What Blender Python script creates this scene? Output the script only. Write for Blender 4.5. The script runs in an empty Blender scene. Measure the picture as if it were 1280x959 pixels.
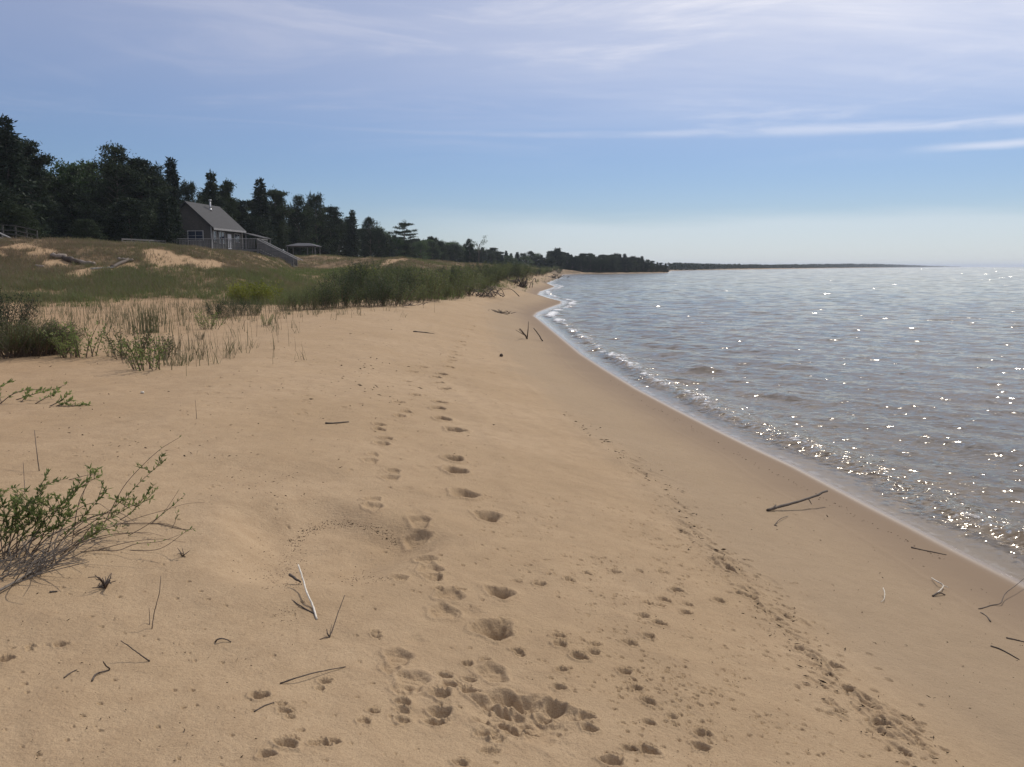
import bpy, math, random
import numpy as np
from mathutils import Vector

R = math.radians
scene = bpy.context.scene
col = scene.collection
random.seed(7)
rng = np.random.default_rng(11)

# ------------------------------------------------------------------ camera
FPX, PITCH, CAMZ = 1024.0, R(8.13), 2.8
cam_d = bpy.data.cameras.new('camera')
cam = bpy.data.objects.new('camera', cam_d)
col.objects.link(cam)
cam.location = (0, 0, CAMZ)
cam.rotation_euler = (R(90) - PITCH, 0, 0)
cam_d.sensor_width = 36.0
cam_d.lens = 36.0 * FPX / 1280.0
cam_d.clip_start = 0.05
cam_d.clip_end = 60000
scene.camera = cam

# ------------------------------------------------------------------ light, sky, exposure
SUN_AZ, SUN_EL = R(26), R(46)
sun_d = bpy.data.lights.new('sun', 'SUN')
sun_d.energy = 3.0
sun_d.angle = R(0.53)
sun_d.color = (1.0, 0.94, 0.85)
sun = bpy.data.objects.new('sun', sun_d)
col.objects.link(sun)
sdir = Vector((math.sin(SUN_AZ) * math.cos(SUN_EL), math.cos(SUN_AZ) * math.cos(SUN_EL), math.sin(SUN_EL)))
sun.rotation_euler = sdir.to_track_quat('Z', 'Y').to_euler()
sun.location = (30, 60, 60)

scene.view_settings.view_transform = 'Standard'
scene.view_settings.look = 'None'
scene.view_settings.gamma = 1.0
scene.view_settings.exposure = 0.0
scene.view_settings.use_curve_mapping = False
scene.cycles.use_denoising = True
scene.cycles.max_bounces = 8
scene.cycles.transparent_max_bounces = 16
scene.cycles.volume_bounces = 0
scene.cycles.caustics_reflective = False
scene.cycles.caustics_refractive = False


class NT:
    """tiny node-tree helper"""
    def __init__(self, tree):
        self.t = tree
        tree.nodes.clear()

    def n(self, typ, **kw):
        nd = self.t.nodes.new(typ)
        for k, v in kw.items():
            if k.startswith('i_'):
                key = k[2:]
                key = int(key) if key.isdigit() else key.replace('_', ' ')
                self.put(nd, key, v)
            else:
                setattr(nd, k, v)
        return nd

    def put(self, nd, key, v):
        s = nd.inputs[key]
        if isinstance(v, bpy.types.NodeSocket):
            self.t.links.new(v, s)
        elif isinstance(v, bpy.types.Node):
            self.t.links.new(v.outputs[0], s)
        else:
            s.default_value = v

    def m(self, op, a, b=0.0, c=0.0, clamp=False):
        nd = self.n('ShaderNodeMath', operation=op, use_clamp=clamp)
        self.put(nd, 0, a)
        self.put(nd, 1, b)
        self.put(nd, 2, c)
        return nd.outputs[0]

    def ramp(self, fac, a, b, lo=0.0, hi=1.0, smooth=True):
        nd = self.n('ShaderNodeMapRange', interpolation_type='SMOOTHSTEP' if smooth else 'LINEAR', clamp=True)
        self.put(nd, 0, fac)
        self.put(nd, 1, a)
        self.put(nd, 2, b)
        self.put(nd, 3, lo)
        self.put(nd, 4, hi)
        return nd.outputs[0]

    def mix(self, fac, a, b, blend='MIX'):
        nd = self.n('ShaderNodeMix', data_type='RGBA', blend_type=blend)
        self.put(nd, 0, fac)
        self.put(nd, 6, a)
        self.put(nd, 7, b)
        return nd.outputs[2]

    def noise(self, vec, scale, detail=4.0, rough=0.5, dist=0.0):
        nd = self.n('ShaderNodeTexNoise')
        if vec is not None:
            self.put(nd, 'Vector', vec)
        self.put(nd, 'Scale', scale)
        self.put(nd, 'Detail', detail)
        self.put(nd, 'Roughness', rough)
        self.put(nd, 'Distortion', dist)
        return nd

    def mapping(self, vec, scale=(1, 1, 1), loc=(0, 0, 0), rot=(0, 0, 0)):
        nd = self.n('ShaderNodeMapping')
        self.put(nd, 'Vector', vec)
        nd.inputs['Scale'].default_value = scale
        nd.inputs['Location'].default_value = loc
        nd.inputs['Rotation'].default_value = rot
        return nd.outputs[0]


world = bpy.data.worlds.new('World')
scene.world = world
world.use_nodes = True
w = NT(world.node_tree)
sky = w.n('ShaderNodeTexSky', sky_type='NISHITA', sun_disc=False)
sky.sun_elevation = SUN_EL
sky.sun_rotation = SUN_AZ
sky.altitude = 200
sky.air_density = 1.0
sky.dust_density = 0.35
sky.ozone_density = 2.0
gen = w.n('ShaderNodeTexCoord').outputs['Generated']
sep = w.n('ShaderNodeSeparateXYZ', i_0=gen)
X, Y, Z = sep.outputs
el = w.m('MULTIPLY', w.m('ARCSINE', Z), 57.2958)          # elevation in degrees
az = w.m('MULTIPLY', w.m('ARCTAN2', X, Y), 57.2958)       # azimuth in degrees, + to the right
zz = w.m('ADD', w.m('MAXIMUM', Z, 0.0), 0.12)
plane = w.n('ShaderNodeCombineXYZ')
w.put(plane, 0, w.m('DIVIDE', X, zz))
w.put(plane, 1, w.m('DIVIDE', Y, zz))
pv = plane.outputs[0]
big = w.noise(w.mapping(pv, (0.35, 0.8, 1), (3.1, 1.7, 0), (0, 0, R(8))), 1.0, 6, 0.55, 0.4).outputs[0]
fine = w.noise(w.mapping(pv, (0.6, 3.4, 1), (0.4, 9.0, 0), (0, 0, R(-14))), 1.3, 6, 0.6, 0.6).outputs[0]
veil_h = w.ramp(el, 7.0, 17.0)
veil_az = w.ramp(az, -42.0, 30.0, 0.35, 1.0)
veil = w.m('MULTIPLY', w.m('MULTIPLY', w.ramp(big, 0.32, 0.68), w.ramp(fine, 0.3, 0.65, 0.25, 1.0)), w.m('MULTIPLY', veil_h, veil_az))
ang = w.n('ShaderNodeCombineXYZ', i_0=az, i_1=el)
av = ang.outputs[0]
wisps = w.noise(w.mapping(av, (0.045, 0.30, 1), (2.0, 7.0, 0), (0, 0, R(4))), 1.0, 7, 0.62, 0.7).outputs[0]
wisps = w.m('MULTIPLY', w.ramp(wisps, 0.46, 0.72), w.m('MULTIPLY', w.ramp(el, 5.5, 11.0), w.ramp(az, -40.0, 30.0, 0.22, 0.5)))
veil = w.m('ADD', veil, w.m('MULTIPLY', wisps, 0.9))
veil = w.m('ADD', w.m('MULTIPLY', veil, 0.85), w.m('MULTIPLY', w.ramp(el, 5.0, 17.0), w.ramp(az, -40.0, 32.0, 0.38, 0.60)), clamp=True)
# long thin streak of cirrus about nine degrees up
wob = w.noise(w.mapping(av, (0.07, 0.25, 1)), 1.0, 4, 0.5).outputs[0]
sc = w.m('ADD', 8.85, w.m('ADD', w.m('MULTIPLY', az, -0.016), w.m('MULTIPLY', w.m('SUBTRACT', wob, 0.5), 0.9)))
sd = w.m('ABSOLUTE', w.m('SUBTRACT', el, sc))
swid = w.ramp(az, -14.0, 32.0, 0.16, 0.6, False)
streak = w.m('SUBTRACT', 1.0, w.ramp(w.m('DIVIDE', sd, swid), 0.0, 1.0))
sn = w.noise(w.mapping(av, (0.16, 1.5, 1)), 1.0, 5, 0.6, 0.5).outputs[0]
streak = w.m('MULTIPLY', w.m('MULTIPLY', streak, w.ramp(sn, 0.28, 0.6, 0.25, 1.0)), w.ramp(az, -14.0, 26.0, 0.06, 0.46))
# second shorter wisp under it on the right
sd2 = w.m('ABSOLUTE', w.m('SUBTRACT', el, w.m('ADD', 7.0, w.m('MULTIPLY', w.m('SUBTRACT', wob, 0.5), 1.0))))
wisp = w.m('MULTIPLY', w.m('SUBTRACT', 1.0, w.ramp(sd2, 0.0, 0.42)), w.ramp(az, 24.0, 30.0, 0.0, 0.55))
# flat bank of thin cloud over the horizon
bank_n = w.noise(w.mapping(av, (0.05, 0.45, 1), (5, 2, 0)), 1.0, 5, 0.55).outputs[0]
bank_top = w.m('ADD', 3.35, w.m('MULTIPLY', w.m('SUBTRACT', bank_n, 0.5), 2.6))
bank = w.m('SUBTRACT', 1.0, w.ramp(w.m('SUBTRACT', el, bank_top), -0.9, 0.9))
bank = w.m('MULTIPLY', w.m('MULTIPLY', bank, w.ramp(az, -14.0, 6.0, 0.1, 1.0)), 0.52)
keep = w.m('MULTIPLY', w.m('MULTIPLY', w.m('SUBTRACT', 1.0, veil), w.m('SUBTRACT', 1.0, streak)),
           w.m('MULTIPLY', w.m('SUBTRACT', 1.0, wisp), w.m('SUBTRACT', 1.0, bank)))
cloud = w.m('SUBTRACT', 1.0, keep, clamp=True)
SKY_K = 0.105
skyb = w.mix(1.0, sky.outputs[0], (0.515, 0.585, 0.745, 1), 'MULTIPLY')
ccol = w.mix(w.ramp(az, -35.0, 30.0), (5.4, 5.6, 6.9, 1), (8.3, 8.4, 9.3, 1))
ccol = w.mix(w.m('SUBTRACT', 1.0, w.ramp(el, 2.5, 6.0)), ccol, (6.9, 7.6, 8.2, 1))
skyc = w.mix(cloud, skyb, ccol)
bg = w.n('ShaderNodeBackground', i_0=skyc, i_1=SKY_K)
w.t.links.new(bg.outputs[0], w.n('ShaderNodeOutputWorld').inputs[0])

# ------------------------------------------------------------------ px helpers (source photo pixels)
cp, sp = math.cos(PITCH), math.sin(PITCH)


def ray(u, v):
    x = (u - 640.0) / FPX
    up = (479.5 - v) / FPX
    return np.array([x, cp + up * sp, -sp + up * cp])


def at(u, v, Yd):
    d = ray(u, v)
    return np.array([0, 0, CAMZ]) + d * (Yd / d[1])


def at_z(u, v, z):
    d = ray(u, v)
    return np.array([0, 0, CAMZ]) + d * ((z - CAMZ) / d[2])


# ------------------------------------------------------------------ value noise
def vnoise(x, y, seed=0):
    xi = np.floor(x).astype(np.int64)
    yi = np.floor(y).astype(np.int64)
    fx = x - xi
    fy = y - yi
    fx = fx * fx * (3 - 2 * fx)
    fy = fy * fy * (3 - 2 * fy)

    def h(a, b):
        n = (a * 374761393 + b * 668265263 + seed * 974711) & 0x7fffffff
        n = ((n ^ (n >> 13)) * 1274126177) & 0x7fffffff
        return ((n ^ (n >> 16)) & 0xffff) / 65535.0
    a = h(xi, yi) * (1 - fx) + h(xi + 1, yi) * fx
    b = h(xi, yi + 1) * (1 - fx) + h(xi + 1, yi + 1) * fx
    return (a * (1 - fy) + b * fy) * 2 - 1


def fbm(x, y, seed=0, octv=4):
    s, a, t = 0.0, 1.0, 0.0
    for i in range(octv):
        s = s + a * vnoise(x, y, seed + i * 17)
        t += a
        a *= 0.5
        x = x * 2.03 + 11.3
        y = y * 2.03 + 5.7
    return s / t


def sstep(x, a, b):
    t = np.clip((x - a) / (b - a), 0, 1)
    return t * t * (3 - 2 * t)


# ------------------------------------------------------------------ terrain
shore_px = [(1280, 728), (1240, 708), (1200, 688), (1150, 662), (1100, 637), (1050, 611), (1000, 585), (950, 562), (900, 538),
            (850, 513), (800, 487), (760, 463), (730, 444), (705, 424), (690, 412), (677, 401.5), (669, 395.5), (673, 391), (688, 385),
            (702, 380), (703, 377), (686, 372.8), (673, 368.5), (676, 364.5), (688, 361), (694, 358.5), (688, 356), (684, 354), (690, 351.5),
            (697, 348.5), (702, 345.5), (704, 343.6), (715, 342.7), (730, 342.4), (760, 342.3), (800, 342.0), (834, 341.3), (839, 338.7),
            (870, 338.1), (905, 337.4), (960, 336.6), (1044, 335.35), (1120, 334.5), (1202, 333.7)]
SH = np.array([at_z(u, v, 0.0)[:2] for u, v in shore_px])
_d = SH[0] - SH[3]
_d /= np.linalg.norm(_d)
SH = np.vstack([SH[0] + _d * 60 + np.array([8, 0]), SH[0] + _d * 12, SH])
POLY = np.vstack([SH, [SH[-1][0] + 200, 30000], [-30000, 30000], [-30000, -30000], [SH[0][0], -30000]])


def shore_s(x, y):
    """signed distance to the water's edge, + inland"""
    x = np.asarray(x, float)
    y = np.asarray(y, float)
    d2 = np.full(x.shape, 1e18)
    for i in range(len(SH) - 1):
        ax, ay = SH[i]
        bx, by = SH[i + 1] - SH[i]
        t = np.clip(((x - ax) * bx + (y - ay) * by) / (bx * bx + by * by), 0, 1)
        d2 = np.minimum(d2, (x - ax - t * bx) ** 2 + (y - ay - t * by) ** 2)
    ins = np.zeros(x.shape, bool)
    n = len(POLY)
    for i in range(n):
        x1, y1 = POLY[i]
        x2, y2 = POLY[(i + 1) % n]
        if y1 == y2:
            continue
        c = (y1 > y) != (y2 > y)
        ins ^= c & (x < (x2 - x1) * (y - y1) / (y2 - y1) + x1)
    return np.where(ins, 1, -1) * np.sqrt(d2)


# u:    Yb   Ym   vm     Yc   vc
DUNE = np.array([
    (-400, 30, 42, 346, 54, 297), (0, 31, 43, 345, 54, 300), (60, 32, 44, 345, 56, 301.5), (110, 33, 45, 345, 57, 302.5),
    (150, 35, 46, 344, 58, 305), (190, 36, 47, 344, 58, 307), (240, 37, 49, 343, 62, 309.5), (300, 37, 52, 342, 68, 316), (325, 36, 56, 340, 76, 320),
    (345, 36, 62, 339, 84, 325), (368, 36, 84, 336, 112, 321), (400, 36, 84, 337, 112, 321), (440, 38, 70, 340, 105, 323),
    (480, 40, 66, 341, 92, 323.5), (500, 41, 64, 341, 92, 322), (520, 42, 66, 341, 96, 325), (560, 45, 74, 341, 120, 328),
    (620, 62, 95, 341, 160, 332), (660, 76, 125, 342, 190, 335.5), (700, 165, 200, 341.5, 240, 338), (730, 306, 323, 341, 350, 339.5),
    (834, 343, 361, 340.8, 390, 339.5), (900, 700, 800, 336, 1000, 335), (1050, 1500, 1700, 334.5, 2000, 334), (1300, 4000, 4500, 333.5, 6000, 333.3)], float)


def dune_cols(u):
    yb, ym, vm, yc, vc = [np.interp(u, DUNE[:, 0], DUNE[:, k]) for k in range(1, 6)]
    return yb, ym, CAMZ - (vm - 333.2) * ym / 1034.0, yc, CAMZ - (vc - 333.2) * yc / 1034.0


def H(x, y, s=None, detail=True):
    x = np.asarray(x, float)
    y = np.asarray(y, float)
    if s is None:
        s = shore_s(x, y)
    top = np.interp(y, [0, 30, 60, 90, 250, 600], [1.2, 1.2, 0.95, 0.75, 0.55, 0.5])
    wsc = np.interp(y, [0, 25, 60, 100], [1.0, 1.0, 0.55, 0.4])
    prof = np.interp(s / wsc, [-400, -60, -20, -6, -2, 0, 1, 2.5, 4, 6, 8, 10.5, 30], [-6, -3.2, -1.5, -0.55, -0.2, 0, .115, .33, .57, .83, .98, 1.0, 1.03]) * 1.0
    z = np.where(prof > 0, prof * top, prof)
    yy = np.maximum(y, 6.0)
    u = 640 + 1034.0 * x / yy
    yb, ym, zm, yc, zc = dune_cols(u)
    base = 1.03 * top
    t1 = np.clip((y - yb) / (ym - yb), 0, 1)
    t2 = np.clip((y - ym) / (yc - ym), 0, 1)
    t1 = t1 ** 1.4
    t2 = t2 * t2 * (3 - 2 * t2) * 0.6 + t2 * 0.4
    d = t1 * (zm - base) + t2 * (zc - zm)
    k = sstep(s, 1.5, 7.0)
    z = z + d * k
    if detail:
        amp = sstep(y, 28, 46) * k
        z = z + amp * (0.34 * fbm(x * 0.16, y * 0.16, 3, 3) + 0.10 * fbm(x * 0.8, y * 0.8, 9, 2)) * sstep(y, 30, 60)
        z = z + sstep(s, 1.2, 4) * (1 - amp) * (0.038 * fbm(x * 0.55, y * 0.55, 21, 3) + 0.014 * fbm(x * 2.6, y * 2.6, 31, 3))
        z = z + 0.010 * fbm(x * 0.5, y * 0.5, 41, 2) * sstep(s, 0.3, 2)
    return z


_YS = np.concatenate([np.geomspace(1.2, 900, 1400)])


def gpt(u, v):
    """where the ray through photo pixel (u, v) first meets the ground"""
    d = ray(u, v)
    ts = _YS / d[1]
    P = np.array([0, 0, CAMZ])[None, :] + ts[:, None] * d[None, :]
    h = H(P[:, 0], P[:, 1])
    below = np.nonzero(P[:, 2] <= h)[0]
    i = below[0] if len(below) else len(_YS) - 1
    if i == 0:
        return np.array([P[0, 0], P[0, 1], h[0]])
    a = P[i - 1, 2] - h[i - 1]
    b = h[i] - P[i, 2]
    t = a / (a + b + 1e-9)
    p = P[i - 1] * (1 - t) + P[i] * t
    p[2] = h[i - 1] * (1 - t) + h[i] * t
    return p


def gz(x, y):
    return float(H(np.array([x]), np.array([y]))[0])


# ------------------------------------------------------------------ mesh helpers
def link(name, me, mat=None, parent=None, smooth=False):
    o = bpy.data.objects.new(name, me)
    col.objects.link(o)
    if mat is not None and not me.materials:
        me.materials.append(mat)
    if parent is not None:
        o.parent = parent
    if smooth:
        me.polygons.foreach_set('use_smooth', np.ones(len(me.polygons), bool))
    return o


def mesh_np(name, V, F, attrs=None, smooth=False):
    V = np.asarray(V, np.float32)
    F = np.asarray(F, np.int32)
    me = bpy.data.meshes.new(name)
    me.vertices.add(len(V))
    me.vertices.foreach_set('co', V.ravel())
    k = F.shape[1]
    me.loops.add(F.size)
    me.loops.foreach_set('vertex_index', F.ravel())
    me.polygons.add(len(F))
    me.polygons.foreach_set('loop_start', np.arange(0, F.size, k, dtype=np.int32))
    me.polygons.foreach_set('loop_total', np.full(len(F), k, np.int32))
    me.polygons.foreach_set('use_smooth', np.full(len(F), smooth, bool))
    for nm, arr in (attrs or {}).items():
        at_ = me.attributes.new(nm, 'FLOAT', 'POINT')
        at_.data.foreach_set('value', np.asarray(arr, np.float32).ravel())
    me.update()
    return me


class MB:
    def __init__(self):
        self.v, self.f = [], []

    def add(self, vs, fs):
        o = len(self.v)
        self.v += [tuple(map(float, p)) for p in vs]
        self.f += [tuple(i + o for i in f) for f in fs]

    def box(self, c, size, rz=0.0, rx=0.0):
        hx, hy, hz = [a / 2 for a in size]
        cs, sn = math.cos(rz), math.sin(rz)
        vs = []
        for dx, dy, dz in [(-1, -1, -1), (1, -1, -1), (1, 1, -1), (-1, 1, -1), (-1, -1, 1), (1, -1, 1), (1, 1, 1), (-1, 1, 1)]:
            x, y, z = dx * hx, dy * hy, dz * hz
            if rx:
                y, z = y * math.cos(rx) - z * math.sin(rx), y * math.sin(rx) + z * math.cos(rx)
            vs.append((c[0] + x * cs - y * sn, c[1] + x * sn + y * cs, c[2] + z))
        self.add(vs, [(0, 3, 2, 1), (4, 5, 6, 7), (0, 1, 5, 4), (1, 2, 6, 5), (2, 3, 7, 6), (3, 0, 4, 7)])

    def beam(self, a, b, wid, hgt):
        """square beam between two points"""
        a, b = Vector(a), Vector(b)
        d = (b - a).normalized()
        s = d.cross(Vector((0, 0, 1)))
        s = s.normalized() if s.length > 1e-4 else Vector((1, 0, 0))
        t = s.cross(d).normalized()
        vs = []
        for p in (a, b):
            for i, j in ((-1, -1), (1, -1), (1, 1), (-1, 1)):
                vs.append(p + s * (i * wid / 2) + t * (j * hgt / 2))
        self.add(vs, [(0, 3, 2, 1), (4, 5, 6, 7), (0, 1, 5, 4), (1, 2, 6, 5), (2, 3, 7, 6), (3, 0, 4, 7)])

    def tube(self, pts, rad, n=6):
        pts = [Vector(p) for p in pts]
        if not hasattr(rad, '__len__'):
            rad = [rad] * len(pts)
        o = len(self.v)
        up = Vector((0.13, 0.31, 0.94))
        for i, p in enumerate(pts):
            d = (pts[min(i + 1, len(pts) - 1)] - pts[max(i - 1, 0)])
            d = d.normalized() if d.length > 1e-9 else Vector((0, 0, 1))
            s = d.cross(up)
            s = s.normalized() if s.length > 1e-3 else d.cross(Vector((1, 0, 0))).normalized()
            t = s.cross(d)
            for k in range(n):
                a = 2 * math.pi * k / n
                q = p + (s * math.cos(a) + t * math.sin(a)) * rad[i]
                self.v.append((q.x, q.y, q.z))
        for i in range(len(pts) - 1):
            for k in range(n):
                a = o + i * n + k
                b = o + i * n + (k + 1) % n
                self.f.append((a, b, b + n, a + n))
        self.f.append(tuple(o + k for k in range(n))[::-1])
        self.f.append(tuple(o + (len(pts) - 1) * n + k for k in range(n)))

    def build(self, name, mat, parent=None, smooth=False, off=None):
        me = bpy.data.meshes.new(name)
        v = self.v
        if off is not None:
            v = [(a - off[0], b - off[1], c - off[2]) for a, b, c in v]
        me.from_pydata(v, [], self.f)
        me.update()
        return link(name, me, mat, parent, smooth)


def tag(o, label=None, cat=None, group=None, kind=None):
    if label:
        o['label'] = label
    if cat:
        o['category'] = cat
    if group:
        o['group'] = group
    if kind:
        o['kind'] = kind
    return o


def empty(name, loc, label=None, cat=None, group=None, rz=0.0):
    o = bpy.data.objects.new(name, None)
    o.empty_display_size = 0.2
    col.objects.link(o)
    o.location = tuple(map(float, loc))
    o.rotation_euler = (0, 0, rz)
    return tag(o, label, cat, group)


def copy_tree(o, parent=None):
    c = o.copy()
    col.objects.link(c)
    c.parent = parent
    for ch in list(o.children):
        copy_tree(ch, c)
    return c


def smooth_path(pts, n=5):
    """Catmull-Rom through points"""
    P = [np.array(p, float) for p in pts]
    P = [2 * P[0] - P[1]] + P + [2 * P[-1] - P[-2]]
    out = []
    for i in range(1, len(P) - 2):
        for k in range(n):
            t = k / n
            out.append(0.5 * ((2 * P[i]) + (-P[i - 1] + P[i + 1]) * t + (2 * P[i - 1] - 5 * P[i] + 4 * P[i + 1] - P[i + 2]) * t * t +
                              (-P[i - 1] + 3 * P[i] - 3 * P[i + 1] + P[i + 2]) * t ** 3))
    out.append(P[-2])
    return out


# ------------------------------------------------------------------ materials
def new_mat(name):
    m = bpy.data.materials.new(name)
    m.use_nodes = True
    return m, NT(m.node_tree)


def out(nt, sh, vol=None):
    o = nt.n('ShaderNodeOutputMaterial')
    if sh is not None:
        nt.t.links.new(sh, o.inputs[0])
    if vol is not None:
        nt.t.links.new(vol, o.inputs[1])


def wood_mat(name, c1, c2, scale=(3, 3, 30), rough=0.8):
    m, t = new_mat(name)
    pos = t.n('ShaderNodeTexCoord').outputs['Object']
    nz = t.noise(t.mapping(pos, scale), 1.0, 5, 0.6).outputs[0]
    n2 = t.noise(pos, 1.3, 3, 0.5).outputs[0]
    c = t.mix(t.ramp(nz, 0.3, 0.7), c1 + (1,), c2 + (1,))
    c = t.mix(t.ramp(n2, 0.35, 0.7, 0, 0.35), c, tuple(x * 0.6 for x in c1) + (1,))
    b = t.n('ShaderNodeBsdfPrincipled', i_Base_Color=c, i_Roughness=rough)
    bp = t.n('ShaderNodeBump', i_Strength=0.4, i_Distance=0.01, i_Height=nz)
    t.put(b, 'Normal', bp)
    out(t, b.outputs[0])
    return m


def leaf_mat(name, c1, c2, trans=0.35, scale=0.6, attr=None, c3=None, spec=0.2, rv=0.25):
    m, t = new_mat(name)
    pos = t.n('ShaderNodeNewGeometry').outputs['Position']
    nz = t.noise(pos, scale, 4, 0.6).outputs[0]
    rnd = t.n('ShaderNodeObjectInfo').outputs['Random']
    f = t.ramp(t.m('ADD', nz, t.m('MULTIPLY', t.m('SUBTRACT', rnd, 0.5), rv)), 0.34, 0.66)
    c = t.mix(f, c1 + (1,), c2 + (1,))
    if attr:
        a = t.n('ShaderNodeAttribute', attribute_name=attr).outputs['Fac']
        c = t.mix(a, c, c3 + (1,))
    d = t.n('ShaderNodeBsdfPrincipled', i_Base_Color=c, i_Roughness=0.6)
    t.put(d, 'Specular IOR Level', spec)
    tr = t.n('ShaderNodeBsdfTranslucent', i_Color=c)
    mx = t.n('ShaderNodeMixShader', i_0=trans)
    t.t.links.new(d.outputs[0], mx.inputs[1])
    t.t.links.new(tr.outputs[0], mx.inputs[2])
    out(t, mx.outputs[0])
    return m


def sand_mat():
    m, t = new_mat('beach_sand')
    pos = t.n('ShaderNodeNewGeometry').outputs['Position']
    s = t.n('ShaderNodeAttribute', attribute_name='shore').outputs['Fac']
    veg = t.n('ShaderNodeAttribute', attribute_name='veg').outputs['Fac']
    n1 = t.noise(pos, 0.5, 5, 0.55).outputs[0]
    n2 = t.noise(pos, 7.0, 5, 0.6).outputs[0]
    n3 = t.noise(pos, 160.0, 3, 0.7).outputs[0]
    n4 = t.noise(pos, 45.0, 4, 0.65).outputs[0]
    c = t.mix(t.ramp(n1, 0.3, 0.7), (0.362, 0.257, 0.152, 1), (0.42, 0.305, 0.19, 1))
    c = t.mix(t.ramp(n2, 0.35, 0.75, 0, 0.6), c, (0.32, 0.222, 0.132, 1))
    n5 = t.noise(pos, 1.9, 6, 0.65, 0.5).outputs[0]
    c = t.mix(t.ramp(n5, 0.48, 0.68, 0, 0.4), c, (0.295, 0.21, 0.128, 1))
    c = t.mix(t.ramp(n4, 0.5, 0.72, 0, 0.35), c, (0.25, 0.17, 0.10, 1))
    c = t.mix(t.ramp(n3, 0.45, 0.66, 0, 0.6), c, (0.25, 0.172, 0.10, 1))
    c = t.mix(t.ramp(t.noise(pos, 420.0, 2, 0.6).outputs[0], 0.56, 0.7, 0, 0.6), c, (0.17, 0.118, 0.07, 1))
    # damp and wet sand near the water
    edge = t.m('ADD', s, t.m('MULTIPLY', t.m('SUBTRACT', t.noise(pos, 0.8, 3, 0.5).outputs[0], 0.5), 1.3))
    damp = t.m('SUBTRACT', 1.0, t.ramp(edge, 2.3, 3.4))
    wet = t.m('SUBTRACT', 1.0, t.ramp(t.m('ADD', s, t.m('MULTIPLY', t.m('SUBTRACT', n1, 0.5), 0.8)), 0.3, 1.9))
    c = t.mix(t.m('MULTIPLY', damp, 0.6), c, (0.27, 0.202, 0.132, 1))
    c = t.mix(t.m('MULTIPLY', wet, 0.8), c, (0.195, 0.14, 0.096, 1))
    # soil with litter under the dune plants
    lit = t.noise(pos, 2.2, 6, 0.7).outputs[0]
    vcol = t.mix(t.ramp(lit, 0.35, 0.62), (0.19, 0.13, 0.078, 1), (0.06, 0.05, 0.028, 1))
    c = t.mix(veg, c, vcol)
    b = t.n('ShaderNodeBsdfPrincipled', i_Base_Color=c)
    c = t.mix(t.m('MULTIPLY', t.ramp(s, 6.0, 14.0), 0.6), c, t.mix(1.0, c, (0.9, 0.82, 0.75, 1), 'MULTIPLY'))
    t.put(b, 'Base Color', c)
    t.put(b, 'Roughness', t.m('SUBTRACT', 0.95, t.m('MULTIPLY', t.m('SUBTRACT', 1.0, t.ramp(s, 0.02, 0.22)), 0.66)))
    t.put(b, 'Specular IOR Level', t.m('ADD', 0.12, t.m('MULTIPLY', t.m('SUBTRACT', 1.0, t.ramp(s, 0.02, 0.3)), 0.4)))
    dry = t.m('SUBTRACT', 1.0, t.m('MULTIPLY', wet, 0.85))
    h = t.m('ADD', t.m('MULTIPLY', n4, 0.010), t.m('ADD', t.m('MULTIPLY', n3, 0.004), t.m('MULTIPLY', n2, 0.02)))
    bp = t.n('ShaderNodeBump', i_Distance=1.0, i_Height=h)
    t.put(bp, 'Strength', t.m('MULTIPLY', dry, 0.9))
    t.put(b, 'Normal', bp)
    out(t, b.outputs[0])
    return m


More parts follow.
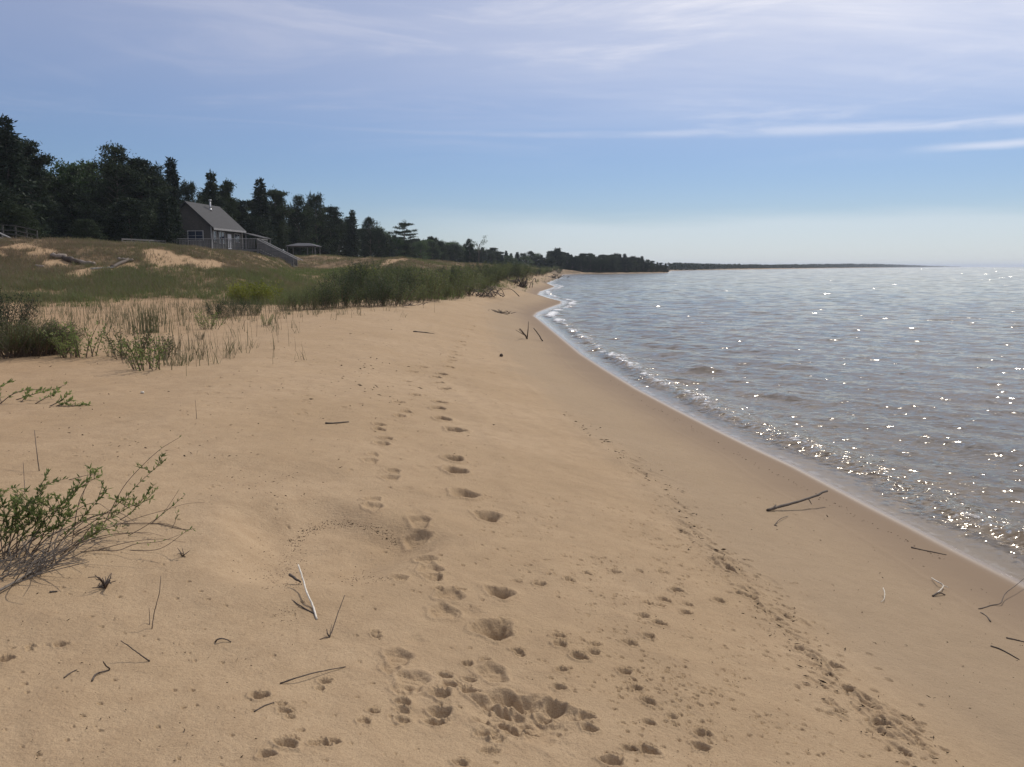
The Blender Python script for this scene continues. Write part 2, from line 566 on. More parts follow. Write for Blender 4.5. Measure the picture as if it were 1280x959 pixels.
def water_mat():
    m, t = new_mat('lake_water')
    geo = t.n('ShaderNodeNewGeometry')
    pos = geo.outputs['Position']
    dep = t.n('ShaderNodeAttribute', attribute_name='depth').outputs['Fac']
    brk = t.n('ShaderNodeAttribute', attribute_name='breaker').outputs['Fac']
    edge = t.n('ShaderNodeAttribute', attribute_name='edge').outputs['Fac']
    rip = t.n('ShaderNodeAttribute', attribute_name='ripple').outputs['Fac']

    def slope(scale, k, st=(1, 1, 1)):
        nz = t.noise(t.mapping(pos, st, (0, 0, 0), (0, 0, R(-24))), scale, 2, 0.5).outputs['Color']
        v = t.n('ShaderNodeVectorMath', operation='SUBTRACT', i_0=nz, i_1=(0.5, 0.5, 0.5)).outputs[0]
        v = t.n('ShaderNodeVectorMath', operation='MULTIPLY', i_0=v, i_1=(k, k, 0)).outputs[0]
        return v
    # ripples grow longer offshore: bands of growing wavelength, each with the same steepness
    flat = t.n('ShaderNodeVectorMath', operation='MULTIPLY', i_0=pos, i_1=(1, 1, 0)).outputs[0]
    ld = t.m('LOGARITHM', t.n('ShaderNodeVectorMath', operation='LENGTH', i_0=flat).outputs['Value'], math.e)
    cents = [6.0, 14.0, 32.0, 75.0, 170.0, 400.0, 1000.0, 3000.0]
    v = None
    for q, dc in enumerate(cents):
        lo = math.log(cents[q - 1]) if q else -5.0
        hi = math.log(cents[q + 1]) if q < len(cents) - 1 else 30.0
        up = t.ramp(ld, lo, math.log(dc), 0, 1, False) if q else 1.0
        dn = t.ramp(ld, math.log(dc), hi, 1, 0, False) if q < len(cents) - 1 else 1.0
        wgt = t.m('POWER', t.m('MULTIPLY', up, dn), 0.6)
        nzc = t.noise(t.mapping(pos, (0.6, 1, 1), (q * 7.3, q * 3.1, 0), (0, 0, R(-24))), 1.0 / ((0.0065 if dc < 20 else (0.009 if dc < 60 else 0.013)) * dc), 1.5, 0.55).outputs['Color']
        vv = t.n('ShaderNodeVectorMath', operation='SUBTRACT', i_0=nzc, i_1=(0.5, 0.5, 0.5)).outputs[0]
        vv = t.n('ShaderNodeVectorMath', operation='SCALE', i_0=vv)
        t.put(vv, 'Scale', t.m('MULTIPLY', wgt, 0.95))
        vv = vv.outputs[0]
        v = vv if v is None else t.n('ShaderNodeVectorMath', operation='ADD', i_0=v, i_1=vv).outputs[0]
    v = t.n('ShaderNodeVectorMath', operation='MULTIPLY', i_0=v, i_1=(1, 1, 0)).outputs[0]
    # mostly gentle, now and then a steep little crest
    ln = t.n('ShaderNodeVectorMath', operation='LENGTH', i_0=v).outputs['Value']
    vs_ = t.n('ShaderNodeVectorMath', operation='SCALE', i_0=v)
    t.put(vs_, 'Scale', t.m('ADD', 0.26, t.m('MULTIPLY', ln, 4.5)))
    v = vs_.outputs[0]
    k = t.n('ShaderNodeCombineXYZ', i_0=rip, i_1=rip, i_2=0.0).outputs[0]
    v = t.n('ShaderNodeVectorMath', operation='MULTIPLY', i_0=v, i_1=k).outputs[0]
    v = t.n('ShaderNodeVectorMath', operation='ADD', i_0=v, i_1=geo.outputs['Normal']).outputs[0]
    nrm = t.n('ShaderNodeVectorMath', operation='NORMALIZE', i_0=v).outputs[0]
    # body of the water: sand showing through in the shallows, brownish, then grey-blue
    big = t.noise(t.mapping(pos, (0.02, 0.12, 1)), 1.0, 4, 0.55).outputs[0]
    deep = t.mix(t.ramp(dep, 0.15, 1.3), (0.095, 0.071, 0.057, 1), (0.078, 0.077, 0.075, 1))
    deep = t.mix(t.ramp(dep, 1.3, 4.5), deep, (0.115, 0.14, 0.138, 1))
    deep = t.mix(t.ramp(big, 0.4, 0.7, 0, 0.35), deep, (0.05, 0.07, 0.085, 1))
    dif = t.n('ShaderNodeBsdfDiffuse', i_Color=deep)
    trn = t.n('ShaderNodeBsdfTransparent', i_Color=(0.93, 0.94, 0.93, 1))
    body = t.n('ShaderNodeMixShader')
    t.put(body, 0, t.ramp(dep, 0.0, 0.75, 0.0, 0.93, False))
    t.t.links.new(trn.outputs[0], body.inputs[1])
    t.t.links.new(dif.outputs[0], body.inputs[2])
    gl = t.n('ShaderNodeBsdfGlossy', i_Color=(0.97, 0.91, 0.83, 1), i_Roughness=0.135, i_Normal=nrm)
    fr = t.n('ShaderNodeFresnel', i_IOR=1.33, i_Normal=nrm)
    srf = t.n('ShaderNodeMixShader')
    t.put(srf, 0, fr)
    t.t.links.new(body.outputs[0], srf.inputs[1])
    t.t.links.new(gl.outputs[0], srf.inputs[2])
    # foam
    fn = t.noise(t.mapping(pos, (1, 1, 1)), 6.0, 6, 0.7, 0.8).outputs[0]
    fm = t.m('MULTIPLY', t.ramp(t.m('ADD', fn, t.m('MULTIPLY', brk, 0.16)), 0.60, 0.70), t.ramp(brk, 0.1, 0.6))
    fe = t.m('MULTIPLY', t.ramp(fn, 0.42, 0.60), edge)
    foam = t.m('MAXIMUM', t.m('MULTIPLY', fm, 0.8), t.m('MULTIPLY', fe, 0.7), clamp=True)
    fd = t.n('ShaderNodeBsdfDiffuse', i_Color=(0.8, 0.8, 0.8, 1))
    fin = t.n('ShaderNodeMixShader')
    t.put(fin, 0, foam)
    t.t.links.new(srf.outputs[0], fin.inputs[1])
    t.t.links.new(fd.outputs[0], fin.inputs[2])
    out(t, fin.outputs[0])
    return m


def plain(name, c, rough=0.7, var=0.25, scale=4.0, spec=0.3, metal=0.0):
    m, t = new_mat(name)
    pos = t.n('ShaderNodeTexCoord').outputs['Object']
    nz = t.noise(pos, scale, 5, 0.6).outputs[0]
    cc = t.mix(t.ramp(nz, 0.3, 0.7), tuple(x * (1 - var) for x in c) + (1,), tuple(min(1, x * (1 + var)) for x in c) + (1,))
    b = t.n('ShaderNodeBsdfPrincipled', i_Base_Color=cc, i_Roughness=rough, i_Metallic=metal)
    t.put(b, 'Specular IOR Level', spec)
    out(t, b.outputs[0])
    return m


M = {}
M['sand'] = sand_mat()
M['water'] = water_mat()
M['spruce'] = leaf_mat('spruce_needles', (0.018, 0.028, 0.019), (0.036, 0.052, 0.029), 0.14, 0.35, spec=0.05)
M['pine'] = leaf_mat('pine_needles', (0.02, 0.031, 0.019), (0.046, 0.062, 0.032), 0.18, 0.35, spec=0.05)
M['broad'] = leaf_mat('broad_leaves', (0.034, 0.062, 0.02), (0.062, 0.10, 0.032), 0.32, 0.35)
M['willow'] = leaf_mat('willow_leaves', (0.042, 0.058, 0.028), (0.125, 0.145, 0.055), 0.42, 0.5, rv=0.6)
M['leafy'] = leaf_mat('beach_plant_leaves', (0.10, 0.135, 0.042), (0.21, 0.25, 0.085), 0.5, 9.0)
M['weed'] = leaf_mat('yellow_weed_leaves', (0.13, 0.15, 0.025), (0.21, 0.22, 0.04), 0.4, 1.0)
M['darkbush'] = leaf_mat('dark_bush_leaves', (0.045, 0.056, 0.024), (0.105, 0.115, 0.045), 0.38, 2.5)
M['grass'] = leaf_mat('dune_grass_blades', (0.205, 0.152, 0.100), (0.13, 0.108, 0.062), 0.35, 0.6, 'green', (0.12, 0.155, 0.05))
M['stalk'] = leaf_mat('dry_stalks', (0.15, 0.115, 0.07), (0.24, 0.19, 0.12), 0.25, 3.0, 'green', (0.075, 0.105, 0.04))
M['bark'] = wood_mat('tree_bark', (0.07, 0.055, 0.042), (0.13, 0.105, 0.085))
M['stem'] = wood_mat('shrub_stems', (0.075, 0.05, 0.033), (0.15, 0.105, 0.07), (30, 30, 30))
M['deadstem'] = wood_mat('dead_stems', (0.10, 0.08, 0.062), (0.21, 0.175, 0.14), (40, 40, 40))
M['driftdark'] = wood_mat('dark_driftwood', (0.045, 0.032, 0.022), (0.10, 0.07, 0.05), (30, 30, 30))
M['driftgrey'] = wood_mat('grey_driftwood', (0.16, 0.125, 0.10), (0.28, 0.23, 0.19), (12, 12, 12))
M['driftwhite'] = wood_mat('bleached_driftwood', (0.52, 0.46, 0.37), (0.72, 0.66, 0.56), (40, 40, 40))
M['greywood'] = wood_mat('weathered_grey_boards', (0.09, 0.088, 0.086), (0.15, 0.148, 0.142), (0.8, 0.8, 14))
M['palewood'] = wood_mat('pale_weathered_rail', (0.30, 0.295, 0.285), (0.42, 0.415, 0.40), (2, 2, 20))
M['darkwood'] = wood_mat('dark_weathered_rail', (0.035, 0.034, 0.03), (0.07, 0.068, 0.06), (2, 2, 20))
M['litter'] = plain('litter', (0.075, 0.052, 0.034), 0.9, 0.5, 30.0, 0.1)

# ------------------------------------------------------------------ the ground: one sheet, footprints pressed into it
FINE_C, COL_STEP = 38.0, 0.062
cols = np.concatenate([np.arange(-180, -FINE_C, 4.63), np.arange(-FINE_C, FINE_C, COL_STEP), np.arange(FINE_C, 180, 4.63)])
rr = [0.35, 0.6, 0.9, 1.2, 1.45, 1.7]
while rr[-1] < 11000:
    r = rr[-1]
    q = 0.0024 if r < 20 else (0.0055 if r < 90 else (0.015 if r < 400 else 0.06))
    rr.append(r * (1 + q))
rr = np.array(rr)
A = np.radians(cols)
GX = rr[:, None] * np.sin(A)[None, :]
GY = rr[:, None] * np.cos(A)[None, :]
GS = shore_s(GX, GY)
GZ = H(GX, GY, GS)
nr, nc = GX.shape


def stamp(p, a, b, depth, ang=0.0, rim=0.25, hard=0.55):
    """press an oval a (across) by b (along) into the sand at p"""
    r0 = math.hypot(p[0], p[1])
    ext = max(a, b) * 1.7
    i0, i1 = np.searchsorted(rr, [r0 - ext, r0 + ext])
    th = math.degrees(math.atan2(p[0], p[1]))
    da = math.degrees(ext / r0)
    j0, j1 = np.searchsorted(cols, [th - da, th + da])
    if i1 <= i0 or j1 <= j0:
        return
    dx = GX[i0:i1, j0:j1] - p[0]
    dy = GY[i0:i1, j0:j1] - p[1]
    ca, sa = math.cos(ang), math.sin(ang)
    x = (dx * ca + dy * sa) / a
    y = (-dx * sa + dy * ca) / b
    ph = np.arctan2(y, x)
    q = np.sqrt(x * x + y * y) * (1 + 0.10 * np.sin(3 * ph + p[0] * 50) + 0.07 * np.sin(5 * ph + p[1] * 31) + 0.05 * np.sin(2 * ph + p[1] * 17) + (0.10 * fbm(dx * 38 + p[0] * 9, dy * 38, 7, 2) if a < 0.3 else 0))
    z = -depth * (1 - sstep(q, hard, 1.08)) + rim * depth * np.exp(-((q - 1.2) / 0.2) ** 2)
    GZ[i0:i1, j0:j1] += z


def px_size(p):
    d = math.sqrt(p[0] ** 2 + p[1] ** 2 + (CAMZ - p[2]) ** 2)
    return d / FPX, (CAMZ - p[2]) / d      # metres per pixel, sine of the view angle


def print_px(u, v, wd, kind):
    p = gpt(u, v)
    mpp, sn = px_size(p)
    a = wd * mpp / 2
    j = random.uniform(-0.25, 0.25)
    if kind == 'deep':
        stamp(p, a * 1.35, a * 1.6, 0.012, j, 0.3, 0.3)
        k_ = 1.0 if v > 630 else 1.3
        stamp(p, a * k_, a * 1.1 * k_, min(0.072, a * 0.78 * k_) if v > 560 else 0.075, j, 0.2, 0.2 if v > 600 else 0.5)
        stamp((p[0] + a * .2, p[1] + a * .3), a * 0.4, a * 0.4, 0.01, j, 0.2)
    elif kind == 'boot':
        b = a * 1.25
        stamp(p, a, b, min(0.034, a * 0.3) if v > 560 else 0.032, j, 0.35, 0.6)
        for k in range(3):
            stamp((p[0] + random.uniform(-.15, .15) * a, p[1] + (k - 1.0) * b * 0.5), a * 0.7, a * 0.13, 0.005, j, 0.6)
    elif kind == 'soft':
        stamp(p, a, a * 1.1, min(0.022, a * 0.16), j, 0.1, 0.1)
    elif kind == 'paw':
        d = min(0.03, a * 0.5)
        stamp(p, a * 0.9, a * random.uniform(0.6, 0.85), d, j, 0.35, 0.5)
        hd_ = random.gauss(0.3, 0.5)
        for k in ((-1.1, -0.35, 0.35, 1.1) if random.random() < 0.5 else (0.0,)):
            aa = hd_ + k * 0.5
            stamp((p[0] + math.sin(aa) * a * 1.05, p[1] + math.cos(aa) * a * 1.1), a * 0.22, a * 0.26, d * 0.4, 0, 0.2, 0.3)
    elif kind == 'pit':
        stamp(p, a, a * random.uniform(0.5, 0.95), min(0.014, a * 1.0), j, 0.2, 0.4)


# shallow wind-scooped hollow left of the footprints
hp = gpt(405, 668)
stamp(hp, 0.70, 0.95, 0.15, 0.3, 0.08, 0.45)
hp2 = gpt(380, 600)
stamp(hp2, 1.1, 0.8, 0.05, 0.0, 0.0, 0.2)

for u, v, wd in [(617, 788, 46), (625, 741, 34), (610, 646, 33), (580, 618, 26), (569, 589, 22), (567, 574, 20), (569, 538, 18), (553, 524, 17),
                 (548, 511, 14), (550, 503, 13), (557, 487, 11), (549, 480, 10), (546, 473, 9.5), (553, 469, 9.5), (563, 460, 9), (560, 454, 8),
                 (564, 447, 8), (567, 440, 8), (572, 434, 8), (577, 427, 8), (582, 420, 7), (588, 412, 7), (590, 407, 6), (596, 402, 6), (566, 451, 8), (571, 444, 8), (578, 431, 7)]:
    print_px(u, v, wd, 'deep')
for u, v, wd in [(525, 652, 26), (521, 665, 30), (531, 700, 27), (538, 713, 28), (563, 744, 32), (555, 765, 34), (466, 621, 19), (467, 632, 23), (492, 589, 17),
                 (488, 597, 22), (466, 568, 15), (463, 576, 18), (483, 548, 16), (478, 555, 19), (474, 531, 15), (474, 537, 15), (508, 515, 13),
                 (500, 520, 14), (498, 503, 14), (520, 494, 12), (508, 477, 12), (517, 465, 12), (530, 459, 12), (498, 822, 32), (488, 836, 22),
                 (516, 850, 36), (504, 861, 24), (616, 842, 34), (541, 722, 24), (499, 724, 20)]:
    print_px(u, v, wd, 'boot')
for u, v, wd in [(530, 682, 26), (515, 691, 24), (518, 642, 22), (540, 640, 20), (518, 563, 14), (522, 555, 13), (508, 545, 12), (523, 583, 14),
                 (510, 610, 16), (519, 801, 28), (510, 632, 15), (523, 866, 40), (540, 893, 60), (585, 764, 40)]:
    print_px(u, v, wd, 'soft')
for u, v, wd in [(504, 878, 22), (504, 888, 18), (504, 901, 19), (455, 901, 18), (467, 889, 17), (470, 795, 14), (470, 790, 12), (556, 845, 21), (563, 857, 24), (551, 868, 28),
                 (587, 850, 18), (587, 865, 25), (551, 889, 28), (544, 901, 28), (584, 830, 17), (607, 825, 15), (605, 919, 24), (622, 925, 20),
                 (608, 939, 16), (618, 939, 15), (356, 889, 20), (352, 880, 14), (362, 896, 14), (358, 930, 28), (404, 929, 22), (418, 927, 16), (392, 930, 16), (333, 943, 22), (324, 870, 24), (406, 852, 18),
                 (400, 861, 14), (376, 913, 12), (576, 954, 20), (647, 727, 13), (675, 732, 17), (712, 727, 16), (734, 717, 15), (769, 715, 15),
                 (799, 714, 12), (828, 715, 15), (846, 738, 20), (830, 750, 17), (825, 757, 15), (809, 754, 15), (805, 770, 16), (824, 779, 19),
                 (811, 795, 18), (788, 804, 20), (744, 807, 17), (742, 817, 18), (723, 824, 23), (699, 798, 19), (700, 808, 20), (647, 814, 18), (650, 819, 14),
                 (702, 840, 17), (699, 862, 19), (781, 840, 19), (795, 860, 19), (810, 877, 21), (811, 904, 19), (840, 896, 15), (878, 917, 23),
                 (876, 934, 23), (786, 939, 20), (810, 940, 28), (765, 956, 30), (733, 900, 24), (736, 915, 22), (858, 766, 18), (860, 756, 15),
                 (899, 751, 18), (695, 886, 26), (38, 808, 12), (75, 806, 16), (6, 824, 20), (37, 812, 10), (548, 722, 14), (576, 737, 14), (548, 737, 14),
                 (940, 748, 16), (1060, 862, 20), (1000, 812, 18), (1045, 835, 20), (1100, 905, 22), (985, 772, 16), (900, 700, 14), (925, 742, 16)]:
    print_px(u, v, wd, 'paw')
# the trampled, dug-over patch at the bottom
stamp(gpt(648, 898), 0.19, 0.20, 0.022, 0.2, 0.3, 0.5)
stamp(gpt(640, 878), 0.13, 0.06, 0.018, -0.2, 0.3, 0.4)
stamp(gpt(700, 893), 0.13, 0.06, 0.020, -0.45, 0.3, 0.4)
stamp(gpt(690, 905), 0.12, 0.12, 0.012, 0.2, 0.3, 0.2)
for u, v, wd in [(607, 880, 34), (632, 875, 40), (662, 880, 44), (692, 888, 40), (640, 893, 26), (655, 905, 26), (628, 905, 26), (612, 917, 26), (640, 914, 26),
                 (662, 915, 24), (600, 902, 20), (680, 897, 22), (627, 890, 22), (650, 887, 18)]:
    p = gpt(u, v)
    mpp, sn = px_size(p)
    a = wd * mpp / 2
    stamp(p, a, a * random.uniform(0.5, 0.8), random.uniform(0.012, 0.026), random.uniform(-.6, .6), 0.4, 0.3)

_tp = gpt(648, 900)
_q = np.sqrt(((GX - _tp[0]) / 0.2) ** 2 + ((GY - _tp[1]) / 0.2) ** 2)
GZ += 0.016 * fbm(GX * 26, GY * 26, 44, 3) * (1 - sstep(_q, 0.5, 1.2))
# small pits: rain, kicked grains, bird and dog scuffs
for k in range(2600):
    t = random.random()
    u = random.gauss(820, 95)
    v = random.uniform(620, 958)
    u += (v - 780) * 0.32
    if vnoise(np.array([u / 38.0]), np.array([v / 22.0]), 5)[0] < random.uniform(-0.5, 0.6):
        continue
    print_px(u, v, random.choice([2.5, 3, 3.5, 4, 5, 6.5]), 'pit')
line = [(700, 515), (760, 556), (830, 612), (868, 672), (905, 700), (945, 742), (990, 792), (1032, 842), (1080, 880), (1120, 920), (1160, 962)]
lu = [a for a, b in line]
lv = [b for a, b in line]
for k in range(330):
    v = random.uniform(515, 960)
    u = float(np.interp(v, lv, lu)) + random.gauss(0, 22 * (v / 800) ** 2)
    print_px(u, v, random.uniform(3, 11) * (v / 850), 'pit')
for k in range(90):
    v = random.uniform(560, 960)
    u = float(np.interp(v, lv, lu)) + random.gauss(0, 14 * (v / 800) ** 2)
    p = gpt(u, v)
    q_ = px_size(p)[0] * random.uniform(8, 22)
    stamp(p, q_ * 0.32, q_, random.uniform(0.006, 0.014), random.uniform(0.2, 0.75), 0.4, 0.3)
for k in range(260):
    print_px(random.uniform(0, 640), random.uniform(470, 958), random.uniform(3, 7), 'pit')
for k in range(160):
    print_px(random.uniform(250, 640), random.uniform(400, 520), random.uniform(4, 10), 'pit')

# swash line: a faint scalloped ridge left by the last waves
for s0, hgt, wd in ((1.1, 0.006, 0.05), (2.9, 0.012, 0.10), (4.6, 0.015, 0.16)):
    sw = s0 + 0.35 * fbm(GX * 0.35, GY * 0.35, int(s0 * 10), 3)
    GZ += hgt * np.exp(-((GS - sw) / wd) ** 2) * (rr[:, None] < 40)

U = 640 + 1034.0 * GX / np.maximum(GY, 6.0)
yb, ym, zm, yc, zc = dune_cols(U)


def px_blob(cu, cv, ru, rv, rot=0.0):
    """soft mask on the ground around where photo point (cu, cv) lies on the land"""
    c = gpt(cu, cv)
    e = gpt(cu, cv - rv)
    f = gpt(cu, cv + rv)
    ru_m = ru * 0.85 * c[1] / 1034.0
    ry = max(0.6, (e[1] - f[1]) / 2)
    return c, ru_m, min(ry, 9.0), rot


blow = [px_blob(228, 325, 46, 13), px_blob(205, 318, 30, 8), px_blob(262, 335, 30, 7), px_blob(25, 308, 38, 9), px_blob(55, 315, 22, 6), px_blob(492, 327, 18, 4),
        px_blob(395, 347, 14, 3),
        px_blob(75, 328, 20, 6), px_blob(110, 338, 30, 9), px_blob(150, 335, 26, 9), px_blob(48, 337, 12, 5), px_blob(325, 322, 14, 2.5)]


def veg_mask(x, y, s, yb_):
    n = fbm(x * 0.25, y * 0.25, 55, 4)
    v = sstep(y + n * 6.0, yb_ - 0.5, yb_ + 7.5) * sstep(s / np.where(y > 240, 0.25, 1.0), 2.0, 6.0) * (y > 6)
    for c, a, b, rot in blow:
        q = np.sqrt(((x - c[0]) / a) ** 2 + ((y - c[1]) / b) ** 2) + 0.75 * fbm(x * 0.8, y * 0.5, 77, 4)
        v = v * sstep(q, 0.5, 0.85)
    return v


VEG = veg_mask(GX, GY, GS, yb)
VEG = VEG * np.clip(0.75 + 0.7 * fbm(GX * 0.5, GY * 0.5, 61, 3), 0, 1)

idx = np.arange(nr * nc).reshape(nr, nc)
F = np.stack([idx[:-1, :-1], idx[:-1, 1:], idx[1:, 1:], idx[1:, :-1]], -1).reshape(-1, 4)[:, ::-1]
seam = np.stack([idx[:-1, -1], idx[:-1, 0], idx[1:, 0], idx[1:, -1]], -1)[:, ::-1]
V = np.stack([GX.ravel(), GY.ravel(), GZ.ravel()], 1)
c0 = len(V)
V = np.vstack([V, [[0, 0, GZ[0].mean()]]])
F = np.vstack([F, seam])
me = mesh_np('beach', V, F, {'shore': np.append(GS.ravel(), 5), 'veg': np.append(VEG.ravel(), 0)}, True)
tag(link('beach', me, M['sand']), kind='structure')

# ------------------------------------------------------------------ the lake
wc = np.concatenate([np.arange(-60, -12, 3.0), np.arange(-12, 42, 0.13), np.arange(42, 120, 3.0)])
wr = [1.5]
while wr[-1] < 14000:
    r = wr[-1]
    wr.append(r * (1 + (0.005 if r < 70 else (0.012 if r < 300 else 0.05))))
wr = np.array(wr)
A = np.radians(wc)
WX = wr[:, None] * np.sin(A)[None, :]
WY = wr[:, None] * np.cos(A)[None, :]
WS = shore_s(WX, WY)
WD = -H(WX, WY, WS, False)
WZ = np.zeros_like(WX)
cell = 0.006 * wr[:, None]
off = np.maximum(-WS, 0)
calm = sstep(off, 0.25, 2.2)
for k in range(46):
    lam = 0.35 * (9.0 ** random.random())
    th = R(-118) + random.gauss(0, 0.62)          # waves run in towards the beach
    kx, ky = math.cos(th) * 2 * math.pi / lam, math.sin(th) * 2 * math.pi / lam
    amp = 0.0024 * lam ** 0.85
    WZ += np.where(lam > 3.2 * cell, amp, 0) * np.cos(kx * WX + ky * WY + random.uniform(0, 6.28))
WZ *= calm
# the small breaker that runs along the edge
nb = fbm(WX * 0.45, WY * 0.45, 91, 3)
b0 = 0.80 + 0.26 * nb
prof = np.where(off > b0, np.exp(-((off - b0) / 0.42) ** 2), np.exp(-((off - b0) / 0.17) ** 2))
hb = np.clip(0.75 + 0.9 * fbm(WX * 0.7 + 9, WY * 0.7, 93, 2), 0.15, 1.4)
BRK = prof * hb
fade = (wr[:, None] < 130)
WZ += BRK * 0.085 * fade
WZ += BRK * fade * (0.022 * fbm(WX * 5, WY * 5, 95, 2) + 0.012 * fbm(WX * 13, WY * 13, 96, 2)) * (wr[:, None] < 45)
b1 = 3.1 + 0.9 * fbm(WX * 0.3, WY * 0.3, 97, 3)
WZ += 0.05 * np.exp(-((off - b1) / 0.4) ** 2) * np.clip(fbm(WX * 0.35, WY * 0.35, 99, 2) + 0.45, 0, 1) * fade
zone = np.exp(-((off - b0) / 0.38) ** 2)
RIP = (0.10 + 0.90 * sstep(off, 0.5, 1.3)) + 2.7 * zone * fade
EDGE = np.exp(-((off - 0.05) / np.interp(wr[:, None], [8, 40, 100], [0.04, 0.22, 0.7])) ** 2) * np.interp(wr[:, None], [8, 25, 60, 200], [0.15, 0.5, 1.0, 1.0])
BF = np.clip(BRK * np.interp(wr[:, None], [8, 25, 45, 120], [0.35, 0.8, 1.5, 1.5]), 0, 1.9) * fade
n1, n2 = WX.shape
idx = np.arange(n1 * n2).reshape(n1, n2)
F = np.stack([idx[:-1, :-1], idx[1:, :-1], idx[1:, 1:], idx[:-1, 1:]], -1).reshape(-1, 4)[:, ::-1]
keepv = (WS < 1.5).ravel()
F = F[keepv[F].any(1)]
V = np.stack([WX.ravel(), WY.ravel(), WZ.ravel()], 1)
used = np.zeros(len(V), bool)
used[F.ravel()] = True
remap = np.cumsum(used) - 1
F = remap[F]
me = mesh_np('lake_water', V[used], F, {'depth': np.maximum(WD, 0).ravel()[used], 'breaker': BF.ravel()[used], 'edge': EDGE.ravel()[used],
                                        'ripple': RIP.ravel()[used]}, True)
nz = np.empty(len(me.polygons) * 3, np.float32)
me.polygons.foreach_get('normal', nz)
if nz[2::3].mean() < 0:
    me.flip_normals()
tag(link('lake_water', me, M['water']), kind='structure')


# ------------------------------------------------------------------ blades and leaves (numpy)
def blades(base, h, lean, width, az_, curve=0.5):
    """flat tapered ribbons: 5 vertices, 3 triangles each"""
    n = len(base)
    dirx, diry = np.cos(az_), np.sin(az_)
    sx, sy = -diry, dirx
    fa = rng.uniform(0, 2 * np.pi, n)
    sx, sy = np.cos(fa), np.sin(fa)
    V = np.empty((n, 5, 3))
    for k, (t, wd) in enumerate(((0, 1), (0, -1), (0.55, 0.75), (0.55, -0.75), (1, 0))):
        off_ = lean * h * (t ** (1 + curve))
        V[:, k, 0] = base[:, 0] + dirx * off_ + sx * width * wd * 0.5
        V[:, k, 1] = base[:, 1] + diry * off_ + sy * width * wd * 0.5
        V[:, k, 2] = base[:, 2] + h * t * np.sqrt(np.maximum(1 - (lean * t) ** 2 * 0.5, 0.1))
    i = np.arange(n)[:, None] * 5
    T = np.concatenate([i + np.array([[0, 1, 3]]), i + np.array([[0, 3, 2]]), i + np.array([[2, 3, 4]])], 0)
    return V.reshape(-1, 3), T


def leaf_quads(c, d, L, Wd, roll=None):
    """lens-shaped leaves: centre-line from c along d, length L, width Wd"""
    n = len(c)
    d = d / (np.linalg.norm(d, axis=1, keepdims=True) + 1e-9)
    r = rng.normal(size=(n, 3))
    s = np.cross(d, r)
    s /= (np.linalg.norm(s, axis=1, keepdims=True) + 1e-9)
    L = np.broadcast_to(L, (n,))[:, None]
    Wd = np.broadcast_to(Wd, (n,))[:, None]
    V = np.stack([c, c + d * L * 0.45 + s * Wd * 0.5, c + d * L, c + d * L * 0.45 - s * Wd * 0.5], 1)
    F = np.arange(n * 4).reshape(n, 4)
    return V.reshape(-1, 3), F


def rand_dirs(n, up=0.0):
    d = rng.normal(size=(n, 3))
    d /= np.linalg.norm(d, axis=1, keepdims=True)
    d[:, 2] += up
    return d


# ------------------------------------------------------------------ trees
def crown_mesh(name, parts):
    Vs, Fs, o = [], [], 0
    for v, f in parts:
        Vs.append(v)
        Fs.append(f + o)
        o += len(v)
    return mesh_np(name, np.vstack(Vs), np.vstack(Fs))


def sprays(path0, path1, n, L, Wd, droop, jit):
    """needle sprays strung along a limb from path0 to path1"""
    t = rng.uniform(0.12, 1.0, n)[:, None]
    c = path0 * (1 - t) + path1 * t + rng.normal(size=(n, 3)) * jit
    ax = (path1 - path0) / (np.linalg.norm(path1 - path0) + 1e-9)
    d = ax[None, :] * 0.9 + rng.normal(size=(n, 3)) * 0.65
    d[:, 2] -= droop
    return leaf_quads(c, d, rng.uniform(0.6, 1.2, n) * L, rng.uniform(0.7, 1.2, n) * Wd)


def spruce(seed, Hh=12.0, Rad=2.3, lo=0.03):
    random.seed(seed)
    parts = []
    tk = MB()
    tk.tube([(0, 0, -0.5), (0.02, 0, Hh * 0.5), (0, 0.03, Hh * 0.98)], [0.19, 0.11, 0.02], 7)
    lev = 40
    for k in range(lev):
        t = lo + (0.985 - lo) * (k + random.uniform(-.3, .3)) / lev
        t = min(max(t, lo), 0.985)
        z = Hh * t
        Rl = Rad * (1 - t) ** 0.78 * random.uniform(0.72, 1.12) + 0.10
        nb_ = random.choice([5, 6, 7]) if t < 0.85 else 4
        a0 = random.uniform(0, 6.28)
        for b in range(nb_):
            a = a0 + 6.283 * b / nb_ + random.uniform(-.3, .3)
            L = Rl * random.uniform(0.7, 1.15)
            p0 = np.array([0, 0, z])
            p1 = np.array([math.cos(a) * L, math.sin(a) * L, z - L * random.uniform(0.05, 0.32) + 0.25 * t])
            tk.tube([p0, p1], [0.03 * (1 - t) + 0.008, 0.005], 3)
            parts.append(sprays(p0, p1, int(12 + 18 * L / Rad), 0.58, 0.20, 0.28, 0.12))
    parts.append(sprays(np.array([0, 0, Hh * 0.92]), np.array([0, 0, Hh * 1.01]), 14, 0.22, 0.1, -0.3, 0.03))
    return tk, parts


